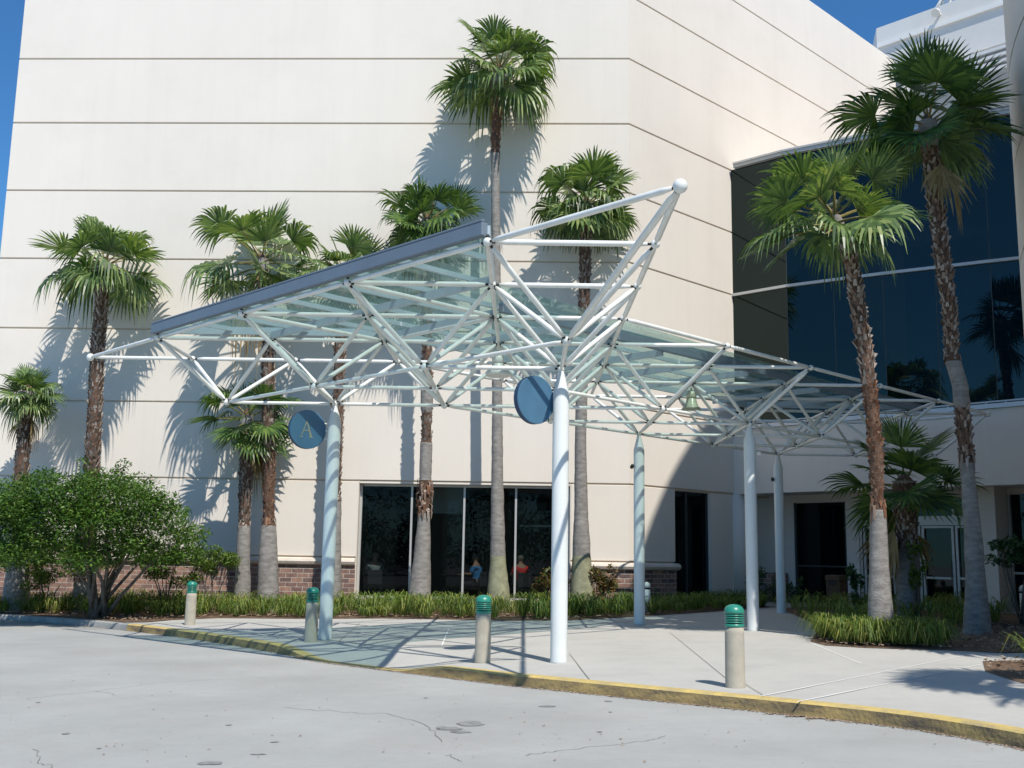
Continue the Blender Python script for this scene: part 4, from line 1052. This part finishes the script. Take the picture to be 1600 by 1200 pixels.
# round green shrub tree at left
rng = random.Random(50)
tp = at(155, 955, 25.6); tp.z = g(tp.x, tp.y)
t = thing('round_shrub_tree', 'rounded dense green shrub with many crooked stems at the left', 'shrub', tp)
stems = MB(); fol = MB()
yc = 25.4
clus = []
def inshape(u, v):
    # silhouette in photo pixels: flat-bottomed dome plus a lobe at right
    du = (u-118)/200; top_ = 742+95*abs(du)**3.2; bot = 876+16*(u < 60)+6*sin(u*.06)
    if u > 215: top_ = max(top_, 742+(u-215)*.95)
    return -110 < u < 312 and top_ < v < bot
for k in range(4000):
    if len(clus) >= 315: break
    u = rng.uniform(-100, 308); v = rng.uniform(735, 880); 
    if not inshape(u, v): continue
    du = abs(u-130)/200; dep = max(.25, (1-min(1, du)**2)**.5)*1.95
    yy = yc+rng.uniform(-1, 1)*dep
    if abs(yy-yc) < dep*.5 and v > 770 and rng.random() < .6: yy = yc-dep*rng.uniform(.6, 1)
    p = at(u, v, yy); clus.append(p)
for p in clus: leafcloud(fol, p, (.38, .38, .28), 165, rng, .052, shell=.3)
for p in (at(193, 724, 25.4), at(186, 735, 25.4), at(238, 752, 25.2), at(60, 742, 25.6), at(287, 800, 25.2), at(297, 835, 25.1), at(130, 722, 25.6)):
    leafcloud(fol, p, (.22, .2, .13), 60, rng, .05, shell=0)
fol.build('foliage', LEAF, t)
for k in range(17):
    q = at(rng.uniform(95, 235), rng.uniform(780, 850), yc+rng.uniform(-1, 1)) if k > 6 else at([95, 110, 130, 165, 200, 245, 262][k], [850, 800, 790, 790, 820, 850, 855][k], yc+rng.uniform(-.8, .8))
    b = tp+Vector((rng.uniform(-.22, .22), rng.uniform(-.2, .2), -.03)); m1 = b.lerp(q, .4)+Vector(((b.x-q.x)*.08, 0, -.12*abs(q.x-b.x)))+Vector((rng.uniform(-.08, .08), rng.uniform(-.1, .1), rng.uniform(0, .15))); m2 = b.lerp(q, .72)+Vector((rng.uniform(-.1, .1), rng.uniform(-.1, .1), .02))
    stems.rings([b, b.lerp(m1, .5)+Vector((rng.uniform(-.05, .05), 0, 0)), m1, m2, q], [.065, .055, .042, .03, .012], 7)
stems.build('stem', BARK, t)
def bush(name, label, u, v, yy, rpx, hpx, mt, n, size, seed, stems=3, nc=14, group=None, cat='shrub'):
    rng = random.Random(seed); c = at(u, v, yy); k = yy/F
    b = Vector((c.x, c.y, g(c.x, c.y)+.03)); t = thing(name, label, cat, b, group); f = MB(); s = MB()
    for i in range(nc):
        a = rng.uniform(0, 6.28); rr_ = rng.uniform(0, 1)**.5
        p = c+Vector((cos(a)*rr_*rpx*k, sin(a)*rr_*rpx*k*.7, rng.uniform(-1, 1)*hpx*k*(1-rr_*.4)))
        leafcloud(f, p, (rpx*k*.38, rpx*k*.35, hpx*k*.38), n//nc, rng, size, shell=.0)
        if i < stems+4: s.rings([b+Vector((rng.uniform(-.05, .05), rng.uniform(-.05, .05), -.02)), b.lerp(p, .5)+Vector((rng.uniform(-.05, .05), 0, 0)), p], [.018, .013, .006], 5)
    f.build('foliage', mt, t); s.build('stem', BARK, t)
bush('feathery_shrub', 'yellow green feathery shrub beside the short shaded palm', 335, 882, 27.6, 34, 30, NAND, 3200, .045, 61)
bush('feathery_shrub', 'feathery shrub between the round shrub tree and the brick base', 262, 888, 27.4, 44, 26, NAND, 3600, .045, 62)
bush('feathery_shrub', 'low leafy shrub behind the stems of the round shrub tree', 75, 895, 27.9, 40, 28, NAND, 2400, .05, 63)
bush('bronze_shrub', 'bronze leaved shrub by the window, left of the grey based palm', 862, 915, 28.2, 26, 28, CROT, 900, .06, 64)
bush('bronze_shrub', 'dark bronze shrub in front of the brick pier, right of the grey based palm', 940, 912, 27.9, 23, 30, CROT, 1100, .055, 65)
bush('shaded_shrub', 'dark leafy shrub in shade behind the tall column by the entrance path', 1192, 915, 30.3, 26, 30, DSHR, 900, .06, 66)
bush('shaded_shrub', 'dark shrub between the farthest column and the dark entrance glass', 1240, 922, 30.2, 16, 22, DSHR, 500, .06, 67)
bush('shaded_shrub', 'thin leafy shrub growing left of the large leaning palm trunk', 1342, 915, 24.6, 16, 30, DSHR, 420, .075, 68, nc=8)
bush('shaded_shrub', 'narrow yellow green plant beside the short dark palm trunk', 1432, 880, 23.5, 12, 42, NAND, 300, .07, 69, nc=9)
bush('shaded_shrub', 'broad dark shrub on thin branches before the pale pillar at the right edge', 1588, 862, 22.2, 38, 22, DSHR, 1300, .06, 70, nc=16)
# ------------------------------------------------------------------ people inside
def skin_mesh(name, verts, edges, rads, mt, parent, root=0):
    me = bpy.data.meshes.new(name); o = bpy.data.objects.new(name, me); COL.objects.link(o)
    me.from_pydata([Vector(v)-parent.location for v in verts], edges, []); me.materials.append(mt)
    o.parent = parent; md = o.modifiers.new('skin', 'SKIN'); 
    sv = me.skin_vertices[0].data if me.skin_vertices else None
    for i, r in enumerate(rads): sv[i].radius = (r, r) if not isinstance(r, tuple) else r; sv[i].use_root = (i == root)
    md.use_smooth_shade = True
    s = o.modifiers.new('sub', 'SUBSURF'); s.levels = 1; s.render_levels = 2
    return o
SK = mat('skin', (.42, .25, .17), .6); HAIRM = mat('grey_hair', (.20, .17, .14), .9); CHM = mat('dark_chair', (.03, .03, .035), .6)
TROU = mat('dark_trousers', (.03, .035, .05), .9)
def sitter(x, y, rz, shirt, label, hair):
    z = .15; t = thing('person', label, 'person', (x, y, z), 'people seated behind the window')
    c, s = cos(rz), sin(rz)
    W = lambda a, b, h: Vector((x+a*c-b*s, y+a*s+b*c, z+h))     # a: right, b: forward
    V = [W(0, 0, .50), W(0, .0, .66), W(0, .02, .84), W(0, .03, .99), W(0, .05, 1.08), W(0, .07, 1.17), W(0, .08, 1.25),
         W(-.18, .03, .95), W(-.23, .12, .74), W(-.14, .36, .76), W(-.10, .44, .77), W(.18, .03, .95), W(.23, .12, .74), W(.14, .36, .76), W(.10, .44, .77),
         W(-.10, .05, .48), W(-.12, .44, .47), W(-.12, .46, .08), W(-.12, .58, .04), W(.10, .05, .48), W(.12, .44, .47), W(.12, .46, .08), W(.12, .58, .04)]
    E_ = [(0, 1), (1, 2), (2, 3), (3, 4), (4, 5), (5, 6), (3, 7), (7, 8), (8, 9), (9, 10), (3, 11), (11, 12), (12, 13), (13, 14), (0, 15), (15, 16), (16, 17), (17, 18), (0, 19), (19, 20), (20, 21), (21, 22)]
    Rr = [.14, .13, .145, .12, .05, .085, .075, .055, .045, .034, .03, .055, .045, .034, .03, .085, .065, .045, .035, .085, .065, .045, .035]
    skin_mesh('body', V, E_, Rr, SK, t)
    skin_mesh('shirt', [V[0]+Vector((0, 0, .04)), V[1], V[2], V[3], V[7], V[8].lerp(V[7], .2), V[11], V[12].lerp(V[11], .2)], [(0, 1), (1, 2), (2, 3), (3, 4), (4, 5), (3, 6), (6, 7)], [.165, .155, .17, .13, .085, .07, .085, .07], shirt, t)
    skin_mesh('trousers', [V[0], V[15], V[16], V[17]+Vector((0, 0, .04)), V[19], V[20], V[21]+Vector((0, 0, .04))], [(0, 1), (1, 2), (2, 3), (0, 4), (4, 5), (5, 6)], [.155, .10, .08, .06, .10, .08, .06], TROU, t)
    m_ = MB(); hc = W(0, .055, 1.235); m_.sphere(hc, .098, 10); m_.build('hair', hair, t)
    m_ = MB()
    for sx_ in (-.035, .035): m_.sphere(W(sx_, .165, 1.215), .012, 6)
    m_.sphere(W(0, .185, 1.19), .016, 6); m_.build('face_features', SK, t)
    ch = thing('cafe_chair', 'dark chair under the '+label.split(' in ')[-1].split(' seated')[0]+' diner behind the glass', 'chair', (x, y, z), 'dark cafe chairs behind the window')
    m_ = MB(); m_.box(W(0, .05, .35), .42, .42, .05, (c, s, 0), (-s, c, 0)); m_.build('seat', CHM, ch)
    m_ = MB(); m_.box(W(0, -.20, .62), .42, .04, .40, (c, s, 0), (-s, c, 0)); m_.build('backrest', CHM, ch)
    for a in (-.18, .18):
        for b in (-.14, .22): m_ = MB(); m_.rings([W(a, b, -.02), W(a, b, .34)], [.015, .015], 6); m_.build('leg', CHM, ch)
sitter(-1.28, 30.75, 1.2, mat('blue_shirt', (.06, .26, .60), .9), 'person in bright blue shirt seated at a table behind the window', HAIRM)
sitter(-.02, 30.6, .5, mat('red_shirt', (.75, .03, .03), .9), 'person in red shirt seated behind the window, seen from behind', HAIRM)
sitter(-4.25, 31.0, .2, mat('grey_shirt', (.28, .34, .34), .9), 'person in dull grey shirt seated behind the left window pane', HAIRM)
for x, y, lab in ((-2.0, 31.3, 'round dark table beside the blue shirted diner'), (.45, 31.5, 'round dark table in front of the red shirted diner')):
    t = thing('cafe_table', lab, 'table', (x, y, .13), 'cafe tables behind the window')
    m_ = MB(); m_.lathe((x, y, 0), [(.40, .85), (.42, .87), (.40, .89)], 20); m_.build('table_top', mat('table_wood', (.12, .07, .04), .5), t)
    m_ = MB(); m_.lathe((x, y, 0), [(.22, .13), (.03, .16), (.03, .85)], 12); m_.build('pedestal', CHM, t)

# ------------------------------------------------------------------ light
el = math.radians(54.0); hx, hy = .40, -.9165
sd = Vector((hx*cos(el), hy*cos(el), sin(el)))
sl = bpy.data.lights.new('sun', 'SUN'); so = bpy.data.objects.new('sun', sl); COL.objects.link(so)
sl.energy = 4.8; sl.angle = math.radians(.53); sl.color = (1, .945, .87)
so.rotation_euler = sd.to_track_quat('Z', 'Y').to_euler()
w = bpy.data.worlds.new('World'); sc.world = w; w.use_nodes = True; N = w.node_tree.nodes; L = w.node_tree.links
sky = N.new('ShaderNodeTexSky'); sky.sky_type = 'NISHITA'; sky.sun_disc = False; sky.sun_elevation = el; sky.sun_rotation = math.atan2(hx, hy)
sky.air_density = 1.0; sky.dust_density = .1; sky.ozone_density = 4.0
tn = N.new('ShaderNodeMixRGB'); tn.blend_type = 'MULTIPLY'; tn.inputs[0].default_value = 1; tn.inputs[2].default_value = (.48, .92, 1.21, 1)
L.new(sky.outputs[0], tn.inputs[1]); L.new(tn.outputs[0], N['Background'].inputs[0]); N['Background'].inputs[1].default_value = .112
sc.view_settings.view_transform = 'Standard'; sc.view_settings.look = 'None'; sc.view_settings.exposure = .06; sc.view_settings.gamma = 1
sc.cycles.max_bounces = 8; sc.cycles.transparent_max_bounces = 24
